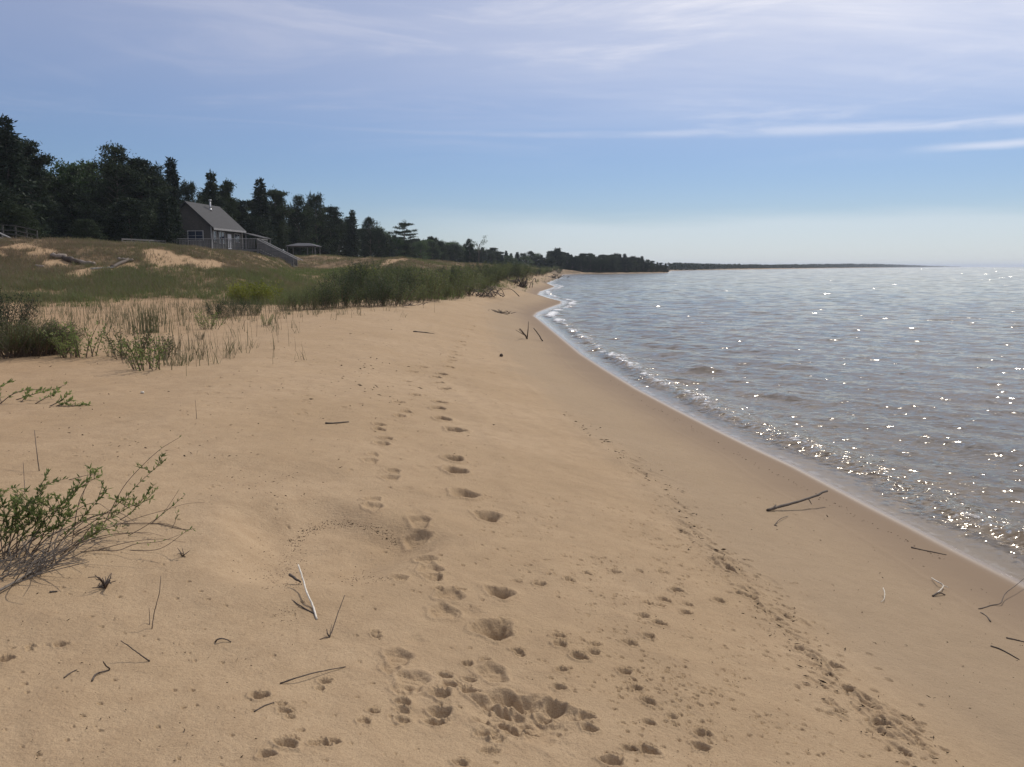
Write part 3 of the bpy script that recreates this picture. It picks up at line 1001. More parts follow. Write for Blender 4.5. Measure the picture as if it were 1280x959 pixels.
def white_pine(seed, Hh=12.0, Rad=2.8, lo=0.15, n_lev=15, gap=0.3):
    random.seed(seed)
    parts = []
    tk = MB()
    bend = random.uniform(-.3, .3)
    tr = lambda z: np.array([bend * math.sin(z / Hh * 2.4), 0.2 * math.sin(z / Hh * 3), z])
    tk.tube([tr(-0.5)] + [tr(Hh * q) for q in (0.25, 0.5, 0.75, 0.97)], [0.2, 0.17, 0.13, 0.08, 0.02], 7)
    for k in range(n_lev):
        t = lo + (0.97 - lo) * (k + random.uniform(-.25, .25)) / n_lev
        z = Hh * t
        env = (0.35 + 0.65 * math.sin(math.pi * min(1, (1 - t) * 0.95 + 0.12))) * (1.0 if t < 0.8 else 0.75)
        for b in range(random.choice([4, 5, 6])):
            if random.random() < gap:
                continue
            a = random.uniform(0, 6.28)
            L = Rad * env * random.uniform(0.5, 1.15)
            p0 = tr(z)
            p1 = p0 + np.array([math.cos(a) * L, math.sin(a) * L, L * random.uniform(0.0, 0.38)])
            tk.tube([p0, (p0 + p1) / 2 + np.array([0, 0, -0.05]), p1], [0.045, 0.03, 0.012], 4)
            for q in range(6):
                tt = random.uniform(0.25, 1.0)
                c = p0 * (1 - tt) + p1 * tt + rng.normal(size=3) * np.array([0.22, 0.22, 0.08])
                n = 36
                pc = c + rng.normal(size=(n, 3)) * np.array([0.30, 0.30, 0.11])
                parts.append(leaf_quads(pc, rand_dirs(n, 0.5), rng.uniform(0.25, 0.5, n), 0.13))
    top = tr(Hh * 0.96)
    for q in range(4):
        pc = top + rng.normal(size=(22, 3)) * np.array([0.28, 0.28, 0.28]) - np.array([0, 0, 0.3 * q])
        parts.append(leaf_quads(pc, rand_dirs(22, 0.8), rng.uniform(0.2, 0.45, 22), 0.13))
    return tk, parts


def round_tree(seed, Hh=12.0, Rad=2.8, lo=0.2, nclump=70, leafL=0.42, leafW=0.2, per=56, spread=0.42, needle=False):
    """bushy pine or broad-leaved tree: leaf clumps on forking limbs inside a lumpy envelope"""
    random.seed(seed)
    parts = []
    tk = MB()
    tk.tube([(0, 0, -0.5), (0.05, 0, Hh * 0.3), (-0.08, 0.05, Hh * 0.6), (0.05, 0, Hh * 0.9)], [0.22, 0.17, 0.1, 0.03], 7)
    lob = [(random.uniform(0, 6.28), random.uniform(0.75, 1.2)) for _ in range(6)]
    for k in range(nclump):
        t = lo + (1 - lo) * random.random() ** 0.85
        q = (t - lo) / (1 - lo)
        env = Rad * (0.25 + 0.95 * math.sin(math.pi * (0.18 + 0.80 * q)) ** 0.8)
        a = random.uniform(0, 6.28)
        lumps = 1 + 0.22 * math.sin(a * 2 + lob[0][0] + q * 5) + 0.15 * math.sin(a * 3 + lob[1][0] - q * 7)
        rad = env * lumps * math.sqrt(random.uniform(0.15, 1))
        c = np.array([math.cos(a) * rad, math.sin(a) * rad, Hh * t])
        p0 = np.array([0, 0, max(Hh * 0.12, Hh * t - rad * random.uniform(0.4, 1.0))])
        if k % 2 == 0:
            tk.tube([p0, (p0 + c) / 2 + np.array([0, 0, .1]), c], [0.05, 0.03, 0.01], 4)
        sc_ = random.uniform(0.7, 1.3)
        pc = c + rng.normal(size=(per, 3)) * np.array([spread, spread, spread * 0.62]) * sc_
        parts.append(leaf_quads(pc, rand_dirs(per, 0.3), rng.uniform(0.6, 1.2, per) * leafL, leafW))
        if needle and (q > 0.45 or k % 2):
            for z_ in range(3):
                b0_ = c + rng.normal(size=3) * np.array([spread, spread, 0.15]) * 0.9
                hL = random.uniform(0.5, 1.1)
                n_ = 16
                tt = rng.random(n_)[:, None]
                pc = b0_ + tt * np.array([0, 0, hL]) + rng.normal(size=(n_, 3)) * 0.05 * (1.3 - tt)
                parts.append(leaf_quads(pc, rand_dirs(n_, 1.1), (0.34 * (1.2 - tt[:, 0])), 0.09))
    return tk, parts


def airy_tree(seed, Hh=9.0):
    random.seed(seed)
    tk, parts = MB(), []
    tk.tube([(0, 0, -0.5), (0.2, 0, Hh * .5), (0.3, 0, Hh * .75)], [0.14, 0.09, 0.05], 6)
    for k in range(11):
        z0 = Hh * random.uniform(0.3, 0.72)
        a = random.uniform(0, 6.28)
        L = random.uniform(1.2, 2.8)
        p0 = np.array([0.2, 0, z0])
        p1 = p0 + np.array([math.cos(a) * L * .8, math.sin(a) * L * .8, L])
        p1[2] = min(p1[2], Hh * 1.0)
        tk.tube([p0, (p0 + p1) / 2 + rng.normal(size=3) * .12, p1], [0.05, 0.03, 0.012], 4)
        for q in range(3):
            c = p0 + (p1 - p0) * random.uniform(0.6, 1.05) + rng.normal(size=3) * 0.15
            pc = c + rng.normal(size=(12, 3)) * 0.2
            parts.append(leaf_quads(pc, rand_dirs(12), 0.25, 0.16))
    return tk, parts


PROTO = {}


def proto(key, fn, mat, height):
    tk, parts = fn
    cm = crown_mesh('crown', parts)
    cm.materials.append(M[mat])
    tm = bpy.data.meshes.new('trunk')
    tm.from_pydata(tk.v, [], tk.f)
    tm.materials.append(M['bark'])
    tm.update()
    PROTO[key] = (cm, tm, height)


for i in range(3):
    proto('spruce%d' % i, spruce(100 + i, 12, 2.2 + 0.25 * i), 'spruce', 12)
proto('spruce_full', spruce(120, 12, 2.9), 'spruce', 12)
for i in range(3):
    proto('wpine%d' % i, white_pine(200 + i, 12, 2.6 + 0.2 * i, 0.12, 17, 0.22), 'pine', 12)
proto('layer_pine', white_pine(223, 12, 3.6, 0.40, 8, 0.15), 'pine', 12)
for i in range(3):
    proto('rpine%d' % i, round_tree(300 + i, 12, 2.3 + 0.2 * i, 0.04, 150, 0.30, 0.11, 70, 0.36, True), 'pine', 12)
for i in range(2):
    proto('broad%d' % i, round_tree(400 + i, 10, 2.9, 0.08, 110, 0.28, 0.19, 80, 0.46), 'broad', 10)
for i in range(2):
    proto('fill%d' % i, round_tree(450 + i, 12, 2.6, -0.02, 140, 0.45, 0.2, 60, 0.46, True), 'pine', 12)
proto('airy', airy_tree(500), 'broad', 9)


def tree(key, u, v_top, Yd, wid=1.0, name='pine_tree', label='', cat='tree', group=None, single=False):
    p = at(u, v_top, Yd)
    b = gz(p[0], p[1])
    b = max(b, 0.3)
    cm, tm, hh = PROTO[key]
    k = (p[2] - b) / hh
    if k < 0.08:
        return
    e = empty(name, (p[0], p[1], b), label, cat, group, random.uniform(0, 6.28))
    ww = k ** 0.75 * wid
    e.scale = (ww, ww, k)
    link('crown', cm, None, e)
    link('trunk', tm, None, e)
    return e


random.seed(5)
# trees one can name on the skyline
NAMED = [
    ('spruce2', 216, 247, 89.5, 1.0, 'spruce_tree', 'dark spruce standing against the left half of the cottage gable'),
    ('spruce_full', 204, 246, 87, 0.9, 'spruce_tree', 'low full spruce just left of the spruce against the gable'),
    ('spruce_full', 4, 145, 78, 1.15, 'spruce_tree', 'tallest dark spruce standing at the left edge of the wood'),
    ('wpine0', 33, 172, 82, 0.95, 'pine_tree', 'ragged pine with open top just right of the tallest spruce'),
    ('wpine1', -22, 160, 84, 1.1, 'pine_tree', 'dark pine half cut off by the left edge of the picture'),
    ('broad0', 88, 206, 96, 1.0, 'broadleaf_tree', 'lighter green leafy tree in the dip between two dark pines'),
    ('broad1', 104, 207, 100, 0.9, 'broadleaf_tree', 'rounded green leafy tree beside the big broad pine'),
    ('rpine0', 143, 187, 92, 1.35, 'pine_tree', 'big broad dark pine left of the cottage'),
    ('wpine2', 171, 196, 95, 1.1, 'pine_tree', 'pine with feathery tips right against the big broad pine'),
    ('rpine1', 190, 212, 98, 1.0, 'pine_tree', 'round topped pine left of the pointed spruce near the cottage'),
    ('spruce0', 213, 198, 104, 0.95, 'spruce_tree', 'sharply pointed spruce rising above the cottage roof ridge'),
    ('rpine2', 235, 231, 108, 0.8, 'pine_tree', 'small rounded pine crown just above the gable peak'),
    ('spruce1', 263, 216, 118, 1.1, 'spruce_tree', 'layered spruce behind the cottage chimney pipe'),
    ('wpine0', 283, 224, 122, 0.7, 'pine_tree', 'thin pine with tufted top right of the chimney pipe'),
    ('spruce2', 325, 224, 128, 1.05, 'spruce_tree', 'pointed spruce over the top of the wooden stairs'),
    ('wpine1', 341, 234, 132, 0.9, 'pine_tree', 'feathery pine right of the spruce over the stairs'),
    ('rpine0', 372, 248, 140, 1.0, 'pine_tree', 'dark pine left of the pair above the picnic shelter'),
    ('rpine1', 394, 245, 146, 1.0, 'pine_tree', 'rounded dark pine directly above the picnic shelter roof'),
    ('wpine2', 413, 256, 150, 0.9, 'pine_tree', 'pine sloping down to the right of the picnic shelter'),
    ('spruce0', 440, 263, 165, 1.0, 'spruce_tree', 'small pointed spruce midway between shelter and lone pine'),
    ('rpine2', 462, 274, 180, 0.9, 'pine_tree', 'knobbly topped pine left of the lone layered pine'),
    ('layer_pine', 506, 275, 200, 1.05, 'pine_tree', 'lone layered pine with flat open branches standing clear of the treeline'),
    ('spruce1', 540, 296, 250, 0.9, 'spruce_tree', 'narrow spruce tip right of the lone layered pine'),
    ('airy', 598, 296, 200, 1.3, 'birch_tree', 'thin airy tree with bare forked limbs above the thicket'),
    ('rpine0', 587, 300, 215, 0.8, 'pine_tree', 'dark round pine touching the thin airy tree'),
    ('rpine1', 697, 311, 340, 1.3, 'pine_tree', 'broad pine rising highest over the low wood by the water'),
]
for key, u, v, Yd, wid, nm, lb in NAMED:
    tree(key, u, v, Yd, wid, nm, lb, 'tree', 'trees standing out on the skyline')

SKYL = np.array([(-120, 175), (-40, 172), (0, 165), (12, 175), (45, 200), (62, 224), (80, 216), (110, 212), (128, 205), (145, 200), (175, 208), (200, 226), (225, 238),
                 (245, 246), (258, 232), (290, 240), (302, 242), (320, 236), (345, 244), (360, 256), (385, 252), (410, 260), (425, 268), (445, 274), (470, 285), (486, 297),
                 (520, 303), (540, 300), (560, 305), (590, 310), (620, 314), (660, 318), (700, 317), (720, 320), (760, 318), (797, 321), (815, 325), (834, 331)], float)
DEPTH = np.array([(-120, 80), (0, 84), (100, 96), (200, 106), (270, 118), (330, 130), (390, 150), (450, 185), (500, 220), (550, 270), (600, 310), (690, 342), (720, 336), (760, 338),
                  (834, 374)], float)
ZONES = [(120, 'dark %s in the front of the wood left of the cottage', 'wood left of the cottage'),
         (245, 'dark %s crowding up to the left of the cottage', 'wood beside the cottage'),
         (350, 'dark %s in the wood behind the cottage and stairs', 'wood behind the cottage'),
         (480, 'dark %s in the wood round the picnic shelter', 'wood by the picnic shelter'),
         (640, 'dark %s in the sloping treeline right of the lone pine', 'treeline right of the lone pine'),
         (900, 'small far %s on the low wooded point by the water', 'trees on the low point')]


def zone(u):
    for z_ in ZONES:
        if u < z_[0]:
            return z_


def filler(u, drop, dY, kinds):
    v = float(np.interp(u, SKYL[:, 0], SKYL[:, 1])) - float(np.interp(u, [400, 470, 690, 760], [0, 4.5, 3.5, 1.0]))
    Yd = float(np.interp(u, DEPTH[:, 0], DEPTH[:, 1])) + dY
    key = random.choice(kinds)
    z_ = zone(u)
    kind = 'spruce' if key.startswith('spruce') else ('leafy tree' if key.startswith('broad') else 'pine')
    nm = {'spruce': 'spruce_tree', 'pine': 'pine_tree', 'leafy tree': 'broadleaf_tree'}[kind]
    lb = z_[1] % kind
    if kind == 'leafy tree':
        lb = lb.replace('dark', 'green')
    tree(key, u, v + drop, Yd, random.uniform(1.0, 1.4) * (1.15 if u > 470 else 1.0), nm, lb, 'tree', z_[2])


K1 = ['spruce0', 'spruce1', 'spruce2', 'spruce_full', 'spruce0', 'wpine0', 'wpine1', 'wpine2', 'wpine1', 'spruce2', 'rpine1']
K2 = ['spruce0', 'spruce1', 'spruce2', 'rpine1', 'rpine2', 'wpine0', 'wpine1', 'wpine2', 'broad0']
KF = ['fill0', 'fill1', 'fill0', 'spruce_full']
u = -110.0
while u < 470:
    filler(u, random.uniform(0, 12), random.uniform(2, 12), K1)
    u += random.uniform(13, 20)
u = -100.0
while u < 470:
    if not 200 < u < 312:
        filler(u, random.uniform(16, 44) * (1 if u < 330 else 0.55), random.uniform(-8, 0), KF + ['spruce1', 'rpine1', 'broad1'])
    u += random.uniform(16, 25)
u = -70.0
while u < 205:
    filler(u, random.uniform(58, 84) - max(0, u - 80) * 0.15, random.uniform(-16, -9), KF)
    u += random.uniform(15, 22)
u = 470.0
while u < 690:
    filler(u, random.uniform(-1, 5), random.uniform(0, 20), K2 + ['wpine1'])
    filler(u + 3, random.uniform(4, 11), random.uniform(-25, -5), KF + ['fill1', 'broad1'])
    u += random.uniform(6, 9)
u = 690.0
while u < 833:
    filler(u, random.uniform(-1.5, 3), random.uniform(4, 20), ['spruce0', 'spruce1', 'spruce2', 'wpine1', 'rpine1', 'wpine2', 'wpine0'])
    filler(u + 2, random.uniform(3, 7), random.uniform(-9, 0), ['fill0', 'fill1'])
    u += random.uniform(4.5, 7)

# the far-off wood on the next headland: one mass of thousands of small crowns
parts = []
for k in range(2600):
    u = 838 + 364 * random.random() ** 1.25
    vb = float(np.interp(u, [838, 870, 905, 960, 1044, 1120, 1202], [338.2, 337.6, 337.0, 336.3, 335.2, 334.4, 333.65]))
    vt = float(np.interp(u, [838, 860, 900, 960, 1020, 1060, 1100, 1140, 1165, 1190, 1203], [330.2, 330.4, 331.2, 331.6, 330.8, 330.2, 330.4, 331.6, 332.4, 332.9, 333.3]))
    Yd = 2.8 * 1034 / (vb - 333.2) * random.uniform(1.02, 1.12)
    hgt = (vb - vt) * Yd / 1034 * random.uniform(0.7, 1.08)
    x = (u - 640) / 1034 * Yd
    b = gz(x, Yd) if random.random() < 0.1 else 0.6
    n = 12
    pc = np.array([x, Yd, 0]) + np.stack([rng.normal(size=n) * hgt * 0.22, rng.normal(size=n) * hgt * 0.3, b + rng.uniform(0, 0.82, n) * hgt], 1)
    parts.append(leaf_quads(pc, rand_dirs(n, 0.8), hgt * 0.32, hgt * 0.26))
o = link('far_wood', crown_mesh('far_wood', parts), M['pine'])
tag(o, 'low dark wood along the distant headland across the water', 'woodland', kind='stuff')

# ------------------------------------------------------------------ cottage
HX, HY, HZ = -35.85, 92.0, 4.42
house = empty('cottage', (HX, HY, HZ), 'grey shingled cottage with steep roof on the dune among dark trees', 'house', rz=R(-5))
M['siding'] = None
m, t = new_mat('cedar_shingle_siding')
pos = t.n('ShaderNodeTexCoord').outputs['Object']
br = t.n('ShaderNodeTexBrick', i_Scale=1.0)
t.put(br, 'Vector', t.mapping(pos, (1, 1, 1), (0, 0, 0), (R(90), 0, 0)))
t.put(br, 'Color1', (0.055, 0.047, 0.042, 1))
t.put(br, 'Color2', (0.078, 0.067, 0.058, 1))
t.put(br, 'Mortar', (0.028, 0.04, 0.034, 1))
t.put(br, 'Mortar Size', 0.008)
t.put(br, 'Brick Width', 0.16)
t.put(br, 'Row Height', 0.14)
nz = t.noise(pos, 1.2, 4, 0.6).outputs[0]
c = t.mix(t.ramp(nz, 0.35, 0.7, 0, 0.5), br.outputs[0], (0.065, 0.06, 0.056, 1))
out(t, t.n('ShaderNodeBsdfPrincipled', i_Base_Color=c, i_Roughness=0.85).outputs[0])
M['siding'] = m
m, t = new_mat('asphalt_roof_shingles')
pos = t.n('ShaderNodeTexCoord').outputs['Object']
br = t.n('ShaderNodeTexBrick', i_Scale=1.0)
t.put(br, 'Vector', t.mapping(pos, (1, 1, 1), (0, 0, 0), (0, 0, R(90))))
t.put(br, 'Color1', (0.026, 0.0255, 0.028, 1))
t.put(br, 'Color2', (0.038, 0.037, 0.04, 1))
t.put(br, 'Mortar', (0.02, 0.02, 0.02, 1))
t.put(br, 'Mortar Size', 0.008)
t.put(br, 'Brick Width', 0.5)
t.put(br, 'Row Height', 0.11)
nz = t.noise(pos, 0.9, 5, 0.6).outputs[0]
c = t.mix(t.ramp(nz, 0.35, 0.7, 0, 0.5), br.outputs[0], (0.024, 0.0235, 0.026, 1))
out(t, t.n('ShaderNodeBsdfPrincipled', i_Base_Color=c, i_Roughness=0.9).outputs[0])
M['roof'] = m
M['trim'] = plain('pale_trim_paint', (0.28, 0.275, 0.27), 0.6, 0.15)
M['glass'] = plain('window_glass', (0.03, 0.04, 0.06), 0.08, 0.1, 2.0, 0.6)
M['pipe'] = plain('galvanised_pipe', (0.5, 0.5, 0.5), 0.45, 0.2, 3.0, 0.5, 0.6)
M['doorpaint'] = plain('pale_door_paint', (0.45, 0.46, 0.48), 0.5, 0.1)
hw, hl, eave, ridge = 2.72, 8.1, 2.85, 5.35
wl = MB()
wl.add([(-hw, 0, -1.2), (hw, 0, -1.2), (hw, 0, eave), (0, 0, ridge - 0.12), (-hw, 0, eave),
        (-hw, hl, -1.2), (hw, hl, -1.2), (hw, hl, eave), (0, hl, ridge - 0.12), (-hw, hl, eave)],
       [(0, 1, 2, 3, 4), (9, 8, 7, 6, 5), (1, 6, 7, 2), (5, 0, 4, 9)])
wl.build('wall', M['siding'], house)
rf = MB()
ov, th = 0.32, 0.14
sl = (ridge - eave) / hw
ex = hw + 0.42
ez = ridge - sl * ex
y0, y1 = -ov, hl + ov
for sgn in (-1, 1):
    vs = [(0, y0, ridge), (sgn * ex, y0, ez), (sgn * ex, y1, ez), (0, y1, ridge),
          (0, y0, ridge + th), (sgn * ex, y0, ez + th), (sgn * ex, y1, ez + th), (0, y1, ridge + th)]
    fs = [(0, 1, 2, 3), (7, 6, 5, 4), (0, 4, 5, 1), (1, 5, 6, 2), (2, 6, 7, 3)]
    rf.add(vs, fs if sgn > 0 else [f[::-1] for f in fs])
roof = rf.build('roof', M['roof'], house)
ch = MB()
px_, py_ = 0.75, 4.3
ch.tube([(px_, py_, ridge - sl * px_), (px_, py_, ridge + 0.5)], 0.10, 10)
ch.tube([(px_, py_, ridge + 0.47), (px_, py_, ridge + 0.64)], 0.16, 10)
ch.tube([(px_, py_, ridge - sl * px_ + 0.1), (px_, py_, ridge - sl * px_ + 0.32)], [0.22, 0.12], 10)
ch.build('chimney_pipe', M['pipe'], roof, True)
fa = MB()
for sgn in (1, -1):
    fa.beam((sgn * (ex + 0.02), y0 + 0.01, ez + 0.02), (sgn * (ex + 0.02), y1 - 0.01, ez + 0.02), 0.04, 0.22)
fa.build('fascia', M['trim'], roof)


def window(parent, axis, c, w_, h_, nx=2, nz_=2):
    """axis 'y-' = on the gable, 'x+' = on the side wall; c = centre (along, height)"""
    fr, gl_ = MB(), MB()

    def B(mb, a, z, sa, sz, d, depth):
        if axis == 'y-':
            mb.box((a, -d, z), (sa, depth, sz))
        else:
            mb.box((hw + d, a, z), (depth, sa, sz))
    a, z = c
    B(gl_, a, z, w_ - 0.05, h_ - 0.05, 0.012, 0.02)
    for k in range(nx + 1):
        edge_ = k in (0, nx)
        B(fr, a - w_ / 2 + w_ * k / nx, z, 0.10 if edge_ else 0.05, h_ + 0.1, 0.035 if edge_ else 0.028, 0.07 if edge_ else 0.05)
    for k in range(nz_ + 1):
        edge_ = k in (0, nz_)
        for q in range(nx):
            x0 = a - w_ / 2 + w_ * q / nx + 0.052
            x1 = a - w_ / 2 + w_ * (q + 1) / nx - 0.052
            B(fr, (x0 + x1) / 2, z - h_ / 2 + h_ * k / nz_, x1 - x0, 0.09 if edge_ else 0.035, 0.03 if edge_ else 0.022, 0.06 if edge_ else 0.03)
    wo = fr.build('window', M['trim'], parent)
    gl_.build('pane', M['glass'], wo)


window(house, 'y-', (0.9, 1.75), 1.75, 1.05, 2, 2)
window(house, 'x+', (0.75, 1.7), 0.8, 1.2, 1, 2)
window(house, 'x+', (2.5, 1.6), 1.5, 1.3, 2, 1)
window(house, 'x+', (6.7, 1.7), 1.5, 0.95, 2, 1)
dr = MB()
dr.box((hw + 0.03, 4.55, 1.05), (0.06, 0.95, 2.05))
dob = dr.build('door', M['doorpaint'], house)
hd = MB()
hd.tube([(hw + 0.06, 4.2, 1.0), (hw + 0.12, 4.2, 1.0)], 0.03, 8)
hd.build('handle', M['pipe'], dob)
cb = MB()
for yy_ in (-0.012, hl + 0.012):
    cb.box((hw + 0.012, yy_, 0.8), (0.12, 0.12, 3.95))
cb.build('corner_board', M['trim'], house)
# low lean-to roofed porch past the far corner
pr = MB()
pr.add([(hw + 0.5, hl - 0.6, 2.35), (hw + 2.9, hl - 0.6, 1.75), (hw + 2.9, hl + 2.0, 1.75), (hw + 0.5, hl + 2.0, 2.35),
        (hw + 0.5, hl - 0.6, 2.25), (hw + 2.9, hl - 0.6, 1.65), (hw + 2.9, hl + 2.0, 1.65), (hw + 0.5, hl + 2.0, 2.25)],
       [(0, 1, 2, 3), (7, 6, 5, 4), (0, 4, 5, 1), (1, 5, 6, 2), (2, 6, 7, 3), (3, 7, 4, 0)])
pr.build('porch_roof', M['roof'], house)
pp = MB()
for xx, yy_ in ((hw + 2.75, hl - 0.45), (hw + 2.75, hl + 1.85), (hw + 0.7, hl - 0.45)):
    pp.box((xx, yy_, 0.6), (0.12, 0.12, 2.1 if xx > hw + 1 else 3.2))
pp.build('porch_post', M['greywood'], house)

# ------------------------------------------------------------------ deck with railing in front of the cottage
DZ, DY0, DY1 = 4.62, 87.4, 91.3
dxl, dxr = at(206, 300, DY0)[0], at(321, 300, DY0)[0]
deck = empty('deck', (dxl, DY0, DZ), 'long weathered grey deck with board railing in front of the cottage', 'deck')
O = (dxl, DY0, DZ)
LX = dxr - dxl
fl = MB()
k = 0
y = 0.0
while y < DY1 - DY0:
    fl.box((LX / 2, y + 0.07, -0.02), (LX, 0.13, 0.04))
    y += 0.145
fl.build('deck_boards', M['greywood'], deck)
jb = MB()
jb.box((LX / 2, -0.03, -0.14), (LX, 0.05, 0.22))
jb.box((LX + 0.03, (DY1 - DY0) / 2, -0.14), (0.05, DY1 - DY0, 0.22))
jb.build('rim_joist', M['greywood'], deck)
n = 9
for k in range(n):
    x = LX * k / (n - 1)
    pm = MB()
    pm.box((x, 0.06, 0.02), (0.1, 0.1, 2.05))
    pm.build('post', M['greywood'], deck)
for yy_ in (1.9, 3.8):
    pm = MB()
    pm.box((LX - 0.05, yy_, 0.02), (0.1, 0.1, 2.05))
    pm.build('post', M['greywood'], deck)
rl = MB()
rl.box((LX / 2, 0.06, 1.07), (LX + 0.2, 0.16, 0.045))
rl.box((LX - 0.05, 1.98, 1.072), (0.16, 3.7, 0.045))
rl.build('handrail', M['palewood'], deck)
bl = MB()
x = 0.16
while x < LX - 0.1:
    if min(abs(x - LX * q / (n - 1)) for q in range(n)) > 0.11:
        bl.box((x, 0.06, 0.53), (0.1, 0.03, 0.95))
    x += 0.165
y = 0.25
while y < 3.7:
    bl.box((LX - 0.05, y, 0.53), (0.03, 0.1, 0.95))
    y += 0.165
bl.build('balusters', M['greywood'], deck)

# ------------------------------------------------------------------ stairs down to the beach
sx0, sx1 = dxr + 0.12, at(369, 335, 88.0)[0]
sz1 = gz(sx1, 88.0) + 0.05
stairs = empty('beach_stairs', (sx1, 88.0, sz1), 'long grey wooden stairs with solid side rails running down the dune from the deck', 'stairs')
ns = 15
runx = (sx0 - sx1)
rise = DZ - sz1


def stp(t):
    return (runx * (1 - t), rise * (1 - t))


for sgn in (-1, 1):
    st = MB()
    a, b = stp(0), stp(1)
    st.beam((a[0], sgn * 0.66, a[1] - 0.14), (b[0], sgn * 0.66, b[1] - 0.10), 0.05, 0.28)
    st.build('stringer', M['greywood'], stairs)
    hr = MB()
    hr.beam((a[0], sgn * 0.70, a[1] + 0.98), (b[0] + 1.1 * (1 if runx < 0 else -1) * 0.6, sgn * 0.70, b[1] + 0.98 - 0.5 * 0.6), 0.12, 0.06)
    hr.build('handrail', M['palewood'], stairs)
    sb_ = MB()
    for q in range(5):
        hh_ = 0.18 + q * 0.17
        sb_.beam((a[0], sgn * 0.72, a[1] + hh_), (b[0], sgn * 0.72, b[1] + hh_), 0.03, 0.14)
    sb_.build('side_boards', M['greywood'], stairs)
    for q in range(6):
        t_ = q / 5
        c = stp(t_)
        pm = MB()
        g0 = gz(sx1 + c[0], 88.0 + sgn * 0.78) - sz1 - 0.3
        pm.box((c[0], sgn * 0.79, (c[1] + 0.95 + g0) / 2), (0.1, 0.1, c[1] + 0.95 - g0))
        pm.build('post', M['greywood'], stairs)
for q in range(ns):
    c = stp((q + 0.5) / ns)
    pm = MB()
    pm.box((c[0], 0, c[1] - 0.01), (abs(runx) / ns * 1.15, 1.26, 0.045))
    pm.build('step', M['palewood'], stairs)

# ------------------------------------------------------------------ low fence left of the deck
f0, f1 = at(152, 298.5, 80.0), at(206, 299.5, 86.5)
fz = min(gz(f0[0], f0[1]), gz(f1[0], f1[1]))
fence = empty('wooden_fence', (f0[0], f0[1], fz), 'low grey board fence along the dune top left of the deck', 'fence')
fv = np.array([f1[0] - f0[0], f1[1] - f0[1]])
fl_ = np.linalg.norm(fv)
fd = fv / fl_
bd = MB()
for q in range(4):
    zz_ = f0[2] - fz - 0.78 + q * 0.25
    bd.beam((0, 0, zz_), (fv[0], fv[1], zz_), 0.03, 0.16)
bd.build('boards', M['greywood'], fence)
for q in range(6):
    pm = MB()
    c = fd * fl_ * q / 5
    pm.box((c[0], c[1] + 0.07, (f0[2] - fz) / 2 - 0.2), (0.1, 0.1, f0[2] - fz + 0.5))
    pm.build('post', M['greywood'], fence)

# ------------------------------------------------------------------ railing of the neighbour's platform at the left edge
ry = 60.0
ra, rb, rc = at(-14, 280.5, ry), at(18, 282, ry), at(45, 288, ry + 1.0)
rzb = gz(rb[0], rb[1])
rail = empty('wooden_railing', (rb[0], rb[1], rzb), 'dark weathered railing on the dune top at the far left edge', 'railing')
org = np.array([rb[0], rb[1], rzb])
rm = MB()
for dz in (0.0, -0.35, -0.62):
    rm.beam(ra - org + [0, 0, dz], rb - org + [0, 0, dz], 0.08, 0.07)
    rm.beam(rb - org + [0, 0, dz - 0.002], rc - org + [0, 0, dz - 0.002], 0.08, 0.07)
rm.build('rail', M['darkwood'], rail)
for p in (ra, (ra + rb) / 2, rb, (rb + rc) / 2, rc):
    pm = MB()
    g = gz(p[0], p[1]) - 0.3
    pm.box((p[0] - org[0], p[1] - org[1] + 0.09, (p[2] + g) / 2 - org[2] - 0.02), (0.09, 0.09, p[2] - g))
    pm.build('post', M['darkwood'], rail)
pa, pb = at(-12, 286, 57.5), at(13, 297.5, 57.5)
hr_ = empty('stair_rail', (pb[0], pb[1], gz(pb[0], pb[1])), 'pale sloping handrail at the far left below the dark railing', 'railing')
o3 = np.array([pb[0], pb[1], gz(pb[0], pb[1])])
rm = MB()
rm.beam(pa - o3, pb - o3, 0.09, 0.07)
rm.beam(pa - o3 - [0, 0, 0.32], pb - o3 - [0, 0, 0.32], 0.06, 0.06)
rm.build('rail', M['palewood'], hr_)
for t_ in (0.1, 0.55, 0.97):
    p = pa * (1 - t_) + pb * t_
    g = gz(p[0], p[1]) - 0.3
    pm = MB()
    pm.box((p[0] - o3[0], p[1] - o3[1] + 0.08, (p[2] + g) / 2 - o3[2]), (0.08, 0.08, max(0.3, p[2] - g)))
    pm.build('post', M['greywood'], hr_)

# ------------------------------------------------------------------ picnic shelter
pc_ = at(380, 318, 122.0)
pgz = gz(pc_[0], pc_[1])
ptop = at(380, 304, 122.0)[2]
sh_h = max(1.9, ptop - pgz)
shel = empty('picnic_shelter', (pc_[0], pc_[1], pgz), 'small open shelter with low pale roof in front of the dark trees', 'shelter')
M['shroof'] = plain('grey_shelter_roof', (0.045, 0.045, 0.05), 0.6, 0.2, 1.0)
sr = MB()
hw2, hd2 = 2.25, 1.7
e_, r_ = sh_h - 0.42, sh_h
vs = [(-hw2, -hd2, e_), (hw2, -hd2, e_), (hw2, hd2, e_), (-hw2, hd2, e_), (-0.9, 0, r_), (0.9, 0, r_),
      (-hw2, -hd2, e_ - 0.12), (hw2, -hd2, e_ - 0.12), (hw2, hd2, e_ - 0.12), (-hw2, hd2, e_ - 0.12)]
sr.add(vs, [(0, 1, 5, 4), (1, 2, 5), (2, 3, 4, 5), (3, 0, 4), (0, 6, 7, 1), (1, 7, 8, 2), (2, 8, 9, 3), (3, 9, 6, 0), (9, 8, 7, 6)])
sr.build('roof', M['shroof'], shel)
